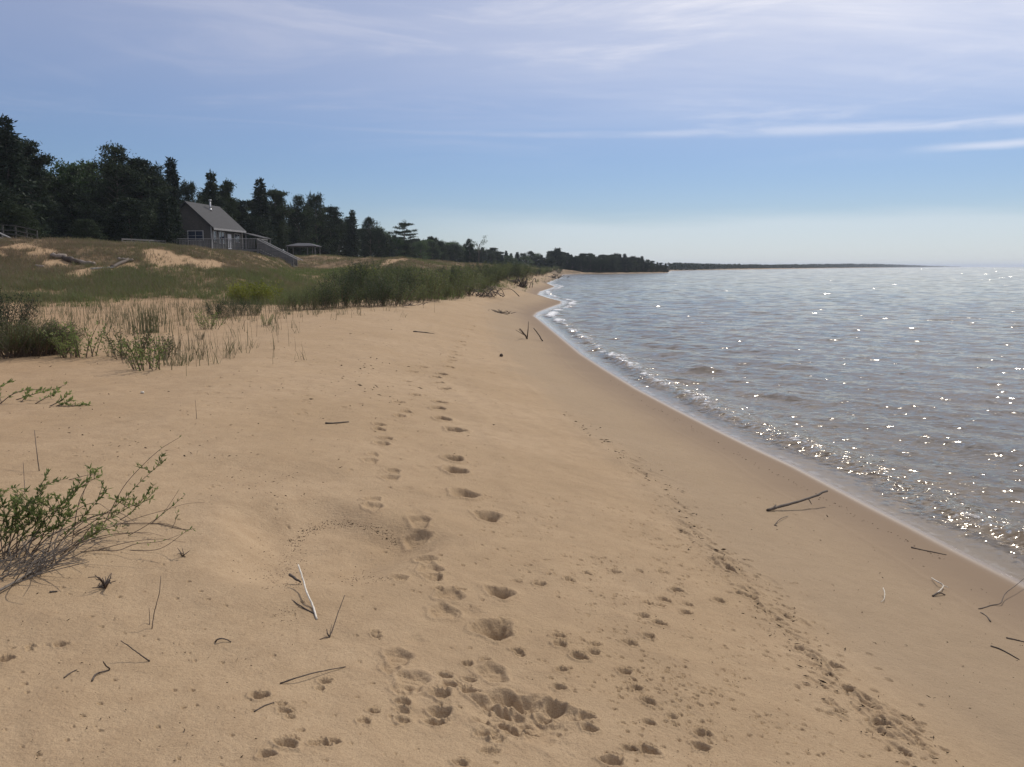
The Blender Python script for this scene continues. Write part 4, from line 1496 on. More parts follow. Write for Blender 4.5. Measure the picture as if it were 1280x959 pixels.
for sx_ in (-1, 0.45, 1):
    for sy_ in (-1, 1):
        pm = MB()
        pm.box((sx_ * (hw2 - 0.25), sy_ * (hd2 - 0.2), (e_ - 0.12) / 2 - 0.3), (0.12, 0.12, e_ - 0.12 + 0.6))
        pm.build('post', M['greywood'], shel)

# ------------------------------------------------------------------ dune grass (stuff)
def grass_field(n, ulo, uhi, seed, hmin, hmax, width, tuft=7):
    random.seed(seed)
    g = np.random.default_rng(seed)
    uu = g.uniform(ulo, uhi, n)
    yb_, ym_, zm_, yc_, zc_ = dune_cols(uu)
    yy_ = yb_ - 1.5 + g.random(n) ** 0.9 * (np.maximum(yc_ + 12 - yb_, 5))
    x = (uu - 640) / 1034 * yy_
    s = shore_s(x, yy_)
    vm_ = veg_mask(x, yy_, s, yb_)
    patch = np.clip(0.66 + 1.1 * fbm(x * 0.35, yy_ * 0.35, 61, 4), 0.05, 1)
    ok = g.random(n) < np.maximum(vm_, 0.07 * (yy_ > yb_ + 6)) * patch
    x, yy_, s, yb_, ym_ = x[ok], yy_[ok], s[ok], yb_[ok], ym_[ok]
    z = H(x, yy_, s)
    low = 1 - sstep(yy_, ym_ - 4, ym_ + 6)
    green = np.clip(0.30 + 0.6 * low + 0.75 * fbm(x * 0.12, yy_ * 0.2, 71, 3), 0.0, 1)
    green = green * (0.55 + 0.45 * np.interp(640 + 1034 * x / yy_, [0, 230, 420], [0.15, 0.85, 1]))
    m_ = len(x)
    base = np.repeat(np.stack([x, yy_, z - 0.03], 1), tuft, 0)
    base[:, :2] += g.normal(size=(m_ * tuft, 2)) * 0.10
    sc_ = np.repeat(g.uniform(0.6, 1.2, m_) * (0.5 + 0.28 * low), tuft)
    h = g.uniform(hmin, hmax, m_ * tuft) * sc_
    lean = g.uniform(0.1, 0.75, m_ * tuft)
    V, T = blades(base, h, lean, width * g.uniform(0.7, 1.3, m_ * tuft), g.uniform(0, 6.28, m_ * tuft))
    gr = np.clip(np.repeat(green, tuft) + np.repeat(g.normal(size=m_) * 0.22, tuft) + g.normal(size=m_ * tuft) * 0.12, 0, 1)
    return V, T, np.repeat(gr, 5)


V, T, G = grass_field(74000, -140, 705, 21, 0.3, 0.62, 0.02)
me = mesh_np('dune_grass', V, T, {'green': G})
tag(link('dune_grass', me, M['grass']), 'brown and green marram grass covering the dune slope below the wood', 'grass', kind='stuff')

# sparse upright stalks on the back of the beach (stuff)
spots = []
g = np.random.default_rng(77)
for cu, cv, su, sv, n in [(180, 405, 55, 9, 120), (120, 395, 90, 7, 150), (230, 400, 80, 14, 130), (240, 445, 40, 10, 60), (320, 430, 30, 12, 26), (60, 400, 50, 10, 70),
                          (300, 393, 60, 6, 130), (380, 390, 60, 4, 80), (200, 452, 30, 6, 28), (100, 385, 140, 5, 240), (330, 384, 90, 5, 200)]:
    for q in range(n):
        u_, v_ = g.normal(cu, su), g.normal(cv, sv)
        if v_ < 376 or u_ < -30:
            continue
        spots.append(gpt(u_, v_))
spots = np.array(spots)
nb_ = len(spots)
V1, T1 = blades(spots - [0, 0, 0.02], g.uniform(0.25, 0.75, nb_), g.uniform(0.0, 0.22, nb_), g.uniform(0.006, 0.014, nb_), g.uniform(0, 6.28, nb_), 1.0)
rep = np.repeat(spots[g.random(nb_) < 0.45], 6, 0)
rep = rep + np.concatenate([g.normal(size=(len(rep), 2)) * 0.07, np.zeros((len(rep), 1))], 1)
V2, T2 = blades(rep - [0, 0, 0.02], g.uniform(0.12, 0.4, len(rep)), g.uniform(0.2, 0.7, len(rep)), g.uniform(0.006, 0.014, len(rep)), g.uniform(0, 6.28, len(rep)))
G = np.concatenate([np.repeat(g.random(nb_) * 0.6, 5), np.repeat(g.random(len(rep)), 5)])
me = mesh_np('beach_stalks', np.vstack([V1, V2]), np.vstack([T1, T2 + len(V1)]), {'green': G})
tag(link('beach_stalks', me, M['stalk']), 'sparse thin upright stalks and grass tufts at the back of the beach', 'grass', kind='stuff')


# ------------------------------------------------------------------ shrubs
def shrub_proto(seed, hgt, rad, nst, nleaf, L, Wd, upright=0.8, low=0.12):
    random.seed(seed)
    st = MB()
    parts = []
    for k in range(nst):
        a = random.uniform(0, 6.28)
        r0 = rad * 0.45 * math.sqrt(random.random())
        p0 = np.array([math.cos(a) * r0, math.sin(a) * r0, -0.05])
        a2 = a + random.gauss(0, 0.5)
        ln = rad * random.uniform(0.15, 0.75)
        h = hgt * random.uniform(0.6, 1.05)
        p2 = p0 + np.array([math.cos(a2) * ln, math.sin(a2) * ln, h])
        p1 = (p0 + p2) / 2 + np.array([-math.cos(a2), -math.sin(a2), 0]) * ln * 0.12 * upright
        path = smooth_path([p0, p1, p2], 4)
        st.tube(path, list(np.linspace(0.011, 0.003, len(path))), 3)
        P = np.array(path)
        n = nleaf
        t = low + (1 - low) * rng.random(n) ** 0.75
        i = np.clip((t * (len(P) - 1)).astype(int), 0, len(P) - 2)
        fr = (t * (len(P) - 1) - i)[:, None]
        c = P[i] * (1 - fr) + P[i + 1] * fr + rng.normal(size=(n, 3)) * 0.045 * hgt
        d = rand_dirs(n, 0.75)
        parts.append(leaf_quads(c, d, rng.uniform(0.6, 1.25, n) * L, Wd))
    cm = crown_mesh('foliage', parts)
    sm = bpy.data.meshes.new('stems')
    sm.from_pydata(st.v, [], st.f)
    sm.update()
    return cm, sm


WIL = [shrub_proto(600 + k, 1.7, 1.25, 40, 56, 0.10, 0.032) for k in range(4)]
for cm, sm in WIL:
    cm.materials.append(M['willow'])
    sm.materials.append(M['stem'])


def shrub(pair, p, sc_, label, group, name='willow_shrub', cat='shrub', hz=1.0):
    e = empty(name, (p[0], p[1], p[2]), label, cat, group, random.uniform(0, 6.28))
    e.scale = (sc_, sc_, sc_ * hz)
    link('foliage', pair[0], None, e)
    link('stems', pair[1], None, e)
    return e


random.seed(31)
front = [(424, 386), (440, 384), (457, 385), (472, 384), (489, 383), (505, 381), (521, 379), (537, 377), (552, 375), (567, 373), (582, 370), (597, 366), (608, 361), (617, 358)]
for k, (u_, v_) in enumerate(front):
    shrub(random.choice(WIL), gpt(u_, v_ - 1), random.uniform(0.55, 1.05), 'grey-green willow shrub in the front row of the long thicket along the beach',
          'front row of the willow thicket', hz=random.uniform(0.75, 1.15))
for k in range(34):
    u_ = random.uniform(432, 612)
    v_ = float(np.interp(u_, [430, 500, 560, 610], [378, 374, 366, 356])) - random.uniform(0, 17)
    shrub(random.choice(WIL), gpt(u_, v_), random.uniform(0.6, 1.05), 'grey-green willow shrub farther back in the long thicket, over the front row',
          'back of the willow thicket', hz=random.uniform(0.75, 1.2))
for k in range(46):
    u_ = random.uniform(612, 702)
    v_ = float(np.interp(u_, [615, 640, 670, 700], [352, 349, 346, 342.5])) - random.uniform(0, 6)
    p = gpt(u_, v_)
    if p[1] < 330:
        shrub(random.choice(WIL), p, random.uniform(0.75, 1.2), 'low green shrub on the narrow strip between the far beach and the wood', 'shrubs along the far beach')
for u_, v_, s_ in [(372, 388, 0.55), (388, 387, 0.7), (402, 387, 0.75), (412, 385, 0.85), (355, 388, 0.5), (318, 394, 0.42), (284, 397, 0.5), (268, 398, 0.42), (300, 394, .4)]:
    shrub(random.choice(WIL), gpt(u_, v_), s_ * 0.75, 'small willow shrub at the thin left end of the thicket on open sand', 'small shrubs left of the thicket')
WEED = [shrub_proto(640 + k, 0.95, 0.9, 34, 46, 0.09, 0.04) for k in range(2)]
for cm, sm in WEED:
    cm.materials.append(M['weed'])
    sm.materials.append(M['stem'])
for k, (u_, v_, s_) in enumerate([(310, 380, 1.0), (322, 378, 1.1), (333, 380, 0.8), (300, 377, 0.7), (452, 352, 1.3), (468, 356, 1.1)]):
    lb = 'yellow-green leafy weed in the grass above the open sand' if u_ < 400 else 'yellow-green leafy weed among the willow shrubs'
    shrub(WEED[k % 2], gpt(u_, v_), s_, lb, 'yellow weeds in the grass' if u_ < 400 else 'yellow weeds in the thicket', 'leafy_weed', 'plant')

DARK = shrub_proto(660, 0.95, 1.0, 120, 60, 0.06, 0.010, 0.8, 0.3)
DARK[0].materials.append(M['darkbush'])
DARK[1].materials.append(M['stem'])
JUN = shrub_proto(661, 1.25, 0.9, 90, 90, 0.07, 0.012, 0.8, 0.05)
JUN[0].materials.append(M['spruce'])
JUN[1].materials.append(M['stem'])
shrub(JUN, gpt(-8, 438), 0.92, 'near-black juniper bush cut off by the left edge of the picture', None, 'juniper_bush', 'bush')
for u_, v_, s_, lb in [(18, 446, 0.85, 'dark broom-like bush right beside the black juniper'), (44, 444, 0.8, 'dark broom-like bush in the middle of the left clump'),
                       (64, 442, 0.68, 'dark broom-like bush at the right end of the left clump')]:
    shrub(DARK, gpt(u_, v_), s_, lb, 'dark bushes at left', 'dark_bush', 'bush', 0.85)
LEAFY = [shrub_proto(670 + k, 0.7, 0.6, 15, 36, 0.055, 0.028) for k in range(3)]
for cm, sm in LEAFY:
    cm.materials.append(M['darkbush'] if cm is LEAFY[2][0] else M['leafy'])
    sm.materials.append(M['stem'])
for k, (u_, v_, s_, lb) in enumerate([
        (100, 446, 0.98, 'tall leafy plant with curved stems right of the dark bushes'), (88, 447, 0.6, 'small leafy plant tucked against the dark bushes'),
        (164, 450, 0.85, 'dense dark green leafy plant with a shadowed base'), (186, 462, 0.85, 'leafy plant leaning on one bare stalk nearest the open sand'),
        (146, 446, 0.55, 'sparse leafy plant left of the dense dark one'), (206, 447, 0.6, 'small leafy plant at the right end of the row'),
        (262, 412, 0.75, 'grey-green leafy tuft alone on the sand behind the row'), (333, 407, 0.45, 'small leafy tuft alone near the bare middle of the beach'),
        (250, 425, 0.25, 'tiny bright green plant flat on the sand')]):
    shrub(LEAFY[k % 3], gpt(u_, v_), s_, lb, 'leafy beach plants', 'leafy_plant', 'plant')
# clump of rushes
ru = MB()
p = gpt(184, 416)
base = np.repeat(p[None, :], 130, 0) + np.concatenate([g.normal(size=(130, 2)) * [0.26, 0.15], np.zeros((130, 1))], 1)
Vv, Tt = blades(base - [0, 0, .03] - p, g.uniform(0.4, 0.95, 130), g.uniform(0.02, 0.25, 130), 0.014, g.uniform(0, 6.28, 130), 1.0)
o = link('rush_clump', mesh_np('rush_clump', Vv, Tt, {'green': np.full(len(Vv), 0.55)}), M['stalk'])
o.location = tuple(p)
tag(o, 'tall grey-green clump of rushes standing on sand behind the leafy plants', 'rushes')


# ------------------------------------------------------------------ foreground bush on the left, stem by stem
def stems_from_px(stems, depth_fn, r0=0.0045, r1=0.0015):
    """each stem: list of (u, v); the first point stands on the ground, the rest rise and spread from it"""
    res = []
    for pts, dd in stems:
        b = gpt(*pts[0])
        P = [b]
        n = len(pts)
        for i, (u_, v_) in enumerate(pts[1:], 1):
            q = at(u_, v_, b[1] + dd * i / (n - 1))
            g_ = gz(q[0], q[1]) + 0.004
            if q[2] < g_:
                q = gpt(u_, v_) + np.array([0, 0, 0.005])
            P.append(q)
        res.append(P)
    return res


def put_leaves(P, n, L, Wd, t0=0.35, parts=None):
    P = np.array(P)
    seg = len(P) - 1
    t = t0 + (1 - t0) * rng.random(n)
    i = np.clip((t * seg).astype(int), 0, seg - 1)
    f = (t * seg - i)[:, None]
    c = P[i] * (1 - f) + P[i + 1] * f
    ax = P[i + 1] - P[i]
    ax = ax / (np.linalg.norm(ax, axis=1, keepdims=True) + 1e-9)
    d = ax * 0.8 + rng.normal(size=(n, 3)) * 0.55
    d[:, 2] += 0.25
    parts.append(leaf_quads(c, d, rng.uniform(0.55, 1.25, n) * L, rng.uniform(0.8, 1.2, n) * Wd))


random.seed(44)
bb = gpt(20, 705)
bush = empty('beach_willow', bb, 'sprawling young willow with arching stems on the sand at lower left', 'shrub')
dead_st = MB()


def stem_done(mb, parts):
    so = mb.build('stem', M['stem'], bush, True, bb)
    if parts:
        cm = crown_mesh('leaves', parts)
        co = np.empty(len(cm.vertices) * 3, np.float32)
        cm.vertices.foreach_get('co', co)
        cm.vertices.foreach_set('co', (co.reshape(-1, 3) - bb.astype(np.float32)).ravel())
        link('leaves', cm, M['leafy'], so)


leafy = [
    ([(92, 668), (120, 650), (150, 628), (178, 600), (206, 575)], .15), ([(60, 690), (72, 650), (92, 618), (118, 590)], .1), ([(45, 690), (62, 652), (84, 622), (110, 603), (128, 594)], .1),
    ([(20, 690), (35, 650), (48, 615), (60, 590)], .1), ([(10, 690), (18, 640), (14, 622)], .1), ([(30, 695), (50, 660), (68, 640), (88, 622)], .05),
    ([(5, 700), (8, 660), (3, 625)], .1), ([(-20, 700), (-15, 660), (-8, 625)], .1), ([(-40, 700), (-50, 650), (-40, 620)], .1),
    ([(70, 685), (88, 662), (110, 640), (136, 610)], .15), ([(85, 690), (105, 675), (118, 668), (122, 662)], .0),
    ([(25, 690), (44, 668), (62, 640), (82, 634)], .0), ([(0, 690), (22, 655), (40, 640), (52, 625)], .05), ([(95, 668), (130, 652), (160, 635), (192, 622)], .12),
    ([(150, 650), (165, 640), (180, 622), (192, 606)], .1), ([(40, 690), (58, 668), (75, 655), (92, 640)], .0), ([(12, 694), (30, 668), (44, 655), (50, 640)], .0),
    ([(34, 692), (44, 660), (52, 640), (50, 612)], .1), ([(8, 690), (30, 672), (58, 664), (80, 655)], .0), ([(-10, 696), (4, 670), (20, 655), (30, 632)], .0)]
for k in range(9):
    u0 = random.uniform(-55, 40)
    leafy.append(([(u0, random.uniform(686, 702)), (u0 + random.uniform(-4, 16), 664), (u0 + random.uniform(-6, 26), random.uniform(634, 650)), (u0 + random.uniform(-8, 34), random.uniform(606, 632))], random.uniform(-0.05, 0.15)))
for P in stems_from_px(leafy, None):
    pth = smooth_path(P, 5)
    leafy_st, lv_parts = MB(), []
    leafy_st.tube(pth, list(np.linspace(0.0034, 0.0011, len(pth))), 5)
    put_leaves(pth, 56, 0.036, 0.0110, 0.2, lv_parts)
    for q in range(3):
        i = random.randint(len(pth) // 3, len(pth) - 2)
        c = np.array(pth[i])
        tip = c + rng.normal(size=3) * np.array([0.06, 0.06, 0.02]) + np.array([0.02, 0, 0.07])
        sub = [c, (c + tip) / 2 + rng.normal(size=3) * 0.006, tip]
        leafy_st.tube(sub, [0.002, 0.0015, 0.001], 4)
        put_leaves(sub, 15, 0.034, 0.0105, 0.2, lv_parts)
    stem_done(leafy_st, lv_parts)
bare = [
    ([(80, 690), (105, 672), (124, 664), (140, 635), (155, 608), (175, 585), (200, 562), (224, 547)], .35), ([(75, 695), (115, 668), (150, 655), (180, 645), (205, 638), (232, 630), (256, 628)], .2),
    ([(100, 690), (124, 688), (148, 688), (170, 680), (200, 677), (226, 668)], .0), ([(150, 655), (175, 654), (200, 655), (225, 662), (256, 663), (254, 658), (238, 657)], .1),
    ([(160, 670), (178, 660), (190, 652), (205, 640), (224, 612)], .1), ([(188, 655), (202, 655), (222, 660), (240, 668), (250, 675), (268, 690)], .0), ([(240, 668), (254, 676), (254, 690), (256, 700)], .0),
    ([(190, 654), (200, 645), (216, 632), (232, 618)], .1), ([(90, 680), (98, 630), (112, 600), (116, 585)], .2), ([(95, 640), (105, 615), (110, 590), (105, 578)], .2), ([(86, 600), (110, 594), (128, 594)], .0),
    ([(215, 660), (219, 652), (222, 640)], .05), ([(162, 688), (200, 686), (232, 665), (244, 660)], 0.0)]
for k in range(12):
    u0, v0 = random.uniform(30, 130), random.uniform(664, 690)
    w1 = random.uniform(30, 90)
    h1 = random.uniform(5, 38)
    bare.append(([(u0, v0), (u0 + w1 * 0.5, v0 - h1 * 0.75), (u0 + w1, v0 - h1), (u0 + w1 * 1.35, v0 - h1 * random.uniform(0.5, 1.1))], random.uniform(0, 0.2)))
for P in stems_from_px(bare, None):
    pth = smooth_path(P, 6)
    bare_st, lv_parts = MB(), []
    bare_st.tube(pth, list(np.linspace(0.0034, 0.0011, len(pth)) * random.uniform(0.6, 1.1)), 5)
    if random.random() < 0.5:
        put_leaves(pth, 9, 0.03, 0.01, 0.55, lv_parts)
    stem_done(bare_st, lv_parts)
for k in range(95):
    u0, v0 = random.uniform(-40, 70), random.uniform(690, 738)
    v0 = min(v0, 742 - max(0, u0) * 0.55)
    p = gpt(u0, v0)
    a = random.gauss(0.9, 0.9)
    ln = random.uniform(0.08, 0.34)
    q = p + np.array([math.cos(a) * ln, math.sin(a) * ln * 0.7, random.uniform(0.01, 0.16)])
    md = (p + q) / 2 + rng.normal(size=3) * 0.02
    md[2] = max(md[2], gz(md[0], md[1]) + 0.004)
    q[2] = max(q[2], gz(q[0], q[1]) + 0.004)
    dead_st.tube(smooth_path([p, md, q], 4), list(np.linspace(0.0036, 0.0016, 9)), 4)
pr_ = [gpt(-25, 752) + np.array([0, 0, .012]), gpt(5, 740) + np.array([0, 0, .02]), gpt(35, 722) + np.array([0, 0, .02]), gpt(66, 700) + np.array([0, 0, .03])]
dead_st.tube(smooth_path(pr_, 6), list(np.linspace(0.009, 0.004, 19)), 6)
ds = dead_st.build('dead_stems', M['deadstem'], bush, True, bb)
tag(ds, kind='stuff')

# creeping plant at the left edge
cb_ = gpt(5, 505)
creep = empty('creeping_plant', cb_, 'low creeping leafy stem lying on the sand at the left edge', 'plant')
st, parts = MB(), []
for pts, dd in [([(0, 505), (14, 494), (30, 488), (48, 487), (62, 489)], .25), ([(20, 500), (45, 492), (66, 487), (82, 481)], .25), ([(44, 505), (56, 498), (66, 494), (72, 488)], .2),
                ([(62, 508), (74, 502), (84, 494), (88, 490)], .2), ([(-14, 505), (-8, 492), (6, 480), (14, 478)], .3), ([(2, 504), (-2, 492), (-6, 486)], .2), ([(80, 508), (96, 507), (112, 505)], .1),
                ([(26, 503), (34, 494), (36, 486)], .2), ([(70, 508), (82, 503), (95, 500)], .1)]:
    P = stems_from_px([(pts, dd)], None)[0]
    pth = smooth_path(P, 4)
    st.tube(pth, list(np.linspace(0.006, 0.002, len(pth))), 4)
    put_leaves(pth, 26, 0.06, 0.026, 0.15, parts)
st.build('stems', M['stem'], creep, True, cb_)
cm = crown_mesh('leaves', parts)
co = np.empty(len(cm.vertices) * 3, np.float32)
cm.vertices.foreach_get('co', co)
cm.vertices.foreach_set('co', (co.reshape(-1, 3) - cb_.astype(np.float32)).ravel())
link('leaves', cm, M['leafy'], creep)


# ------------------------------------------------------------------ driftwood, twigs and straws
def stick(name, pts, r, mat, label, cat, rise=None, group=None, n=5, taper=0.55, branches=(), knob=0.0):
    """pts: photo points on or above the sand; rise: heights above the sand"""
    rise = rise or [0.0] * len(pts)
    P = []
    for (u_, v_), h in zip(pts, rise):
        if h > 0.0:
            # a raised point: follow the ray to where it is h above the sand
            d = ray(u_, v_)
            ts = np.linspace(0.4, 1.0, 200)
            g_ = gpt(u_, v_)
            t1 = (g_[1]) / d[1]
            Q = np.array([0, 0, CAMZ])[None] + (ts * t1)[:, None] * d[None]
            hz = Q[:, 2] - H(Q[:, 0], Q[:, 1])
            i = int(np.argmin(np.abs(hz - h)))
            P.append(Q[i])
        else:
            P.append(gpt(u_, v_) + np.array([0, 0, r * 0.6]))
    b = gpt(*pts[0])
    mb = MB()
    path = smooth_path(P, n) if len(P) > 2 else [P[0] + (P[1] - P[0]) * q / 5 for q in range(6)]
    path = [np.array(p) + rng.normal(size=3) * r * 0.13 for p in path]
    rad = [r * (1 - (1 - taper) * i / (len(path) - 1)) * random.uniform(0.86, 1.12) for i in range(len(path))]
    if knob:
        rad[0] *= 1 + knob
    mb.tube(path, rad, 7)
    for t_, vec, rr_ in branches:
        i = int(t_ * (len(path) - 1))
        c = np.array(path[i])
        e_ = c + np.array(vec)
        e_[2] = max(e_[2], gz(e_[0], e_[1]) + rr_ * 0.5)
        mb.tube([c, (c + e_) / 2 + rng.normal(size=3) * rr_, e_], [rr_, rr_ * 0.8, rr_ * 0.5], 5)
    o = mb.build(name, mat, None, True, b)
    o.location = tuple(b)
    tag(o, label, cat, group)
    return o


random.seed(91)
stick('driftwood_stick', [(959, 638), (980, 632), (1005, 625), (1034, 614)], 0.016, M['driftdark'], 'thick dark driftwood stick propped up at an angle on the beach face', 'stick',
      [0.01, 0.05, 0.10, 0.16], taper=0.75, branches=[(0.1, (0.08, 0.06, 0.03), 0.012), (0.75, (0.03, -0.03, -0.06), 0.006)])
stick('curved_twig', [(968, 657), (975, 649), (985, 645)], 0.004, M['driftdark'], 'small curved twig below the thick propped stick', 'twig', [0, .02, .01], branches=[(0.0, (0.02, -0.02, 0), 0.006)])
stick('straight_twig', [(1139, 685), (1158, 689), (1183, 694)], 0.007, M['driftdark'], 'short straight dark twig lying on wet sand close to the water', 'twig', knob=0.5)
stick('bleached_twig', [(1165, 723), (1172, 727), (1179, 732), (1175, 738), (1167, 745)], 0.006, M['driftwhite'], 'bent bleached twig shaped like a hook near dark litter', 'twig',
      [.02, .04, .03, .02, .0], branches=[(0.5, (0.02, -0.05, 0.0), 0.004)])
stick('bark_scrap', [(1166, 746), (1173, 741), (1181, 744)], 0.008, M['driftdark'], 'dark scrap of bark under the bent bleached twig', 'bark', [0, .02, 0])
stick('pale_straw', [(1104, 735), (1106, 742), (1105, 749), (1101, 753)], 0.004, M['driftwhite'], 'small curved pale straw standing on the bare beach face', 'straw', [.05, .04, .02, 0.])
stick('bent_root', [(1223, 762), (1240, 757), (1251, 754), (1256, 743), (1268, 733), (1282, 722)], 0.0045, M['driftdark'], 'long thin bent root reaching toward the water at the right edge', 'root',
      [0, .0, .02, .04, .06, .08])
stick('dark_twig', [(1238, 808), (1252, 813), (1274, 825)], 0.006, M['driftdark'], 'short dark twig near the right edge below the bent root', 'twig')
stick('flat_twig', [(1258, 798), (1272, 801), (1290, 806)], 0.006, M['driftdark'], 'dark twig cut off by the right edge of the picture', 'twig')
stick('forked_scrap', [(1226, 767), (1234, 772), (1238, 778)], 0.008, M['driftdark'], 'dark wood scrap just under the bent root', 'twig')
stick('white_stick', [(396, 775), (391, 757), (384, 742), (379, 725), (373, 706)], 0.006, M['driftwhite'], 'slender bleached white stick leaning over the wind-scooped hollow', 'stick',
      [0.0, .02, .05, .07, .10], taper=0.7)
stick('stick_shadow', [(393, 768), (372, 755), (352, 741)], 0.004, M['driftdark'], 'thin dark strip modelled as the shadow of the white stick', 'twig', [0, .01, .0])  # dark strip standing in for the shadow cast by the white stick
stick('bark_strip', [(362, 719), (370, 724), (376, 729)], 0.009, M['driftdark'], 'dark strip of bark left of the white stick', 'bark', [0, .015, 0.])
stick('leaning_twig', [(412, 797), (418, 780), (424, 762), (431, 744)], 0.0032, M['driftdark'], 'thin dark twig leaning right of the white stick', 'twig', [0, .04, .08, .12],
      branches=[(0.05, (-0.02, 0.03, 0.03), 0.004), (0.0, (-0.04, -0.04, 0.0), 0.003)])
stick('arched_twig', [(350, 855), (372, 847), (398, 840), (432, 834)], 0.0038, M['driftdark'], 'arched thin twig lying low at the bottom left of the footprints', 'twig', [0, .02, .02, .0])
stick('looped_twig', [(269, 803), (273, 799), (281, 799), (289, 803)], 0.0045, M['driftdark'], 'tiny looped twig alone on bare sand', 'twig', [0, .015, .012, 0])
stick('bare_twig', [(187, 827), (176, 819), (164, 810), (151, 801)], 0.0035, M['driftdark'], 'thin bare twig sticking up on the sand below the straws', 'twig', [0, .03, .05, .08])
stick('crooked_root', [(115, 852), (121, 843), (137, 838), (132, 832), (129, 827)], 0.0045, M['driftdark'], 'short crooked root next to the thin bare twig', 'root', [0, 0, 0, .03, .05])
stick('tall_straw', [(190, 786), (193, 765), (199, 742), (201, 720)], 0.0026, M['stem'], 'tall thin straw standing upright on bare sand', 'straw', [0, .07, .15, .22])
stick('short_straw', [(187, 781), (187, 770), (186, 760)], 0.002, M['stem'], 'short straw standing beside the tall straw', 'straw', [0, .03, .07])
stick('sand_twig', [(318, 890 - 0), (330, 883), (345, 878)], 0.0035, M['driftdark'], 'small twig by the paw prints at the bottom', 'twig')
stick('flat_stick', [(407, 530), (420, 529.5), (436, 528)], 0.012, M['driftdark'], 'short flat stick lying alone in the middle of the beach', 'stick')
stick('flat_sliver', [(62, 741), (72, 740)], 0.006, M['driftdark'], 'dark sliver of wood on sand below the sprawling willow', 'twig')
stick('reed_stalk', [(49, 589), (46, 565), (43, 538)], 0.004, M['driftdark'], 'bare upright stalk above the sprawling willow', 'stalk', [0, .14, .28])
stick('pale_stalk', [(31, 615), (30, 595), (29, 578)], 0.003, M['stem'], 'pale stalk standing behind the sprawling willow leaves', 'stalk', [0, .08, .17])
stick('dry_stalk', [(246, 524), (245, 512), (244, 500)], 0.003, M['stem'], 'thin dry stalk standing alone on open sand', 'stalk', [0, .10, .2])
stick('fallen_twig', [(80, 848), (88, 842), (96, 838)], 0.004, M['driftdark'], 'small fallen twig at the lower left corner', 'twig')
# dead weed at (130,715)
b = gpt(132, 735)
mb = MB()
for k in range(16):
    a = random.uniform(0, 6.28)
    ln = random.uniform(0.03, 0.10)
    q = b + np.array([math.cos(a) * ln, math.sin(a) * ln, random.uniform(0.0, 0.09)])
    q[2] = max(q[2], gz(q[0], q[1]) + 0.003)
    mb.tube(smooth_path([b, (b + q) / 2 + rng.normal(size=3) * .012 + np.array([0, 0, .01]), q], 3), list(np.linspace(0.0045, 0.002, 7)), 5)
o = mb.build('dead_weed', M['driftdark'], None, True, b)
o.location = tuple(b)
tag(o, 'shrivelled black dead weed on sand below the sprawling willow', 'dead plant')
b = gpt(228, 697)
mb = MB()
for k in range(8):
    a = random.uniform(0, 6.28)
    ln = random.uniform(0.02, 0.06)
    q = b + np.array([math.cos(a) * ln, math.sin(a) * ln, random.uniform(0.0, 0.06)])
    mb.tube([b, (b + q) / 2 + rng.normal(size=3) * .006, q], [0.004, 0.003, 0.0015], 4)
o = mb.build('dead_sprig', M['driftdark'], None, True, b)
o.location = tuple(b)
tag(o, 'tiny dark sprig under the drooping stems of the sprawling willow', 'dead plant')

# driftwood farther along the beach
stick('forked_branch', [(659, 424), (655, 417), (650, 411)], 0.03, M['driftdark'], 'forked dark branch standing up from the sand before the bend of the shore', 'branch', [0, .2, .4],
      branches=[(0.05, (0.05, 0.1, 0.6), 0.022), (0.2, (-.25, .1, .25), 0.018), (0.3, (-.35, .0, .2), 0.014)])
stick('leaning_branch', [(678, 427), (673, 418), (667, 410)], 0.025, M['driftdark'], 'single leaning branch between the forked branch and the water', 'branch', [0, .22, .42])
stick('beach_stub', [(626, 446), (627, 445)], 0.045, M['driftdark'], 'small black stub of wood alone on smooth sand', 'wood')
stick('lying_branch', [(517, 415), (530, 416), (543, 418)], 0.022, M['driftdark'], 'thin branch lying flat on the upper middle beach', 'branch')
random.seed(97)


def brush(u_, v_, n, wd, hgt, rad, mat, label, cat='brushwood', name='brush_pile'):
    b = gpt(u_, v_)
    mb = MB()
    for k in range(n):
        p0 = b + np.array([random.gauss(0, wd * .35), random.gauss(0, wd * .2), 0.0])
        a = random.uniform(0, 6.28)
        q = p0 + np.array([math.cos(a) * wd * random.uniform(.2, .6), math.sin(a) * wd * .3, hgt * random.uniform(.1, 1)])
        mb.tube(smooth_path([p0, (p0 + q) / 2 + rng.normal(size=3) * wd * .06, q], 3), list(np.linspace(rad, rad * .4, 7)), 4)
    o = mb.build(name, mat, None, True, b)
    o.location = tuple(b)
    return tag(o, label, cat)


brush(625, 391.5, 26, 0.9, 0.22, 0.018, M['driftdark'], 'small heap of dark brushwood on the beach before the bend of the shore')
brush(653, 359.5, 40, 1.3, 1.25, 0.05, M['driftdark'], 'upright bundle of dead stems standing alone near the far water edge')
brush(690, 347.5, 30, 3.2, 0.8, 0.09, M['driftdark'], 'dark fallen log and snags at the far water edge')
brush(606, 370.5, 40, 2.4, 0.8, 0.03, M['driftdark'], 'dark dead brush under the end of the willow thicket')
brush(640, 353.0, 30, 3.0, 0.5, 0.05, M['driftdark'], 'brown dead brush along the sand edge beyond the thicket')
brush(507, 381.5, 16, 1.2, .2, .015, M['driftdark'], 'low line of dry sticks at the foot of the willow thicket')
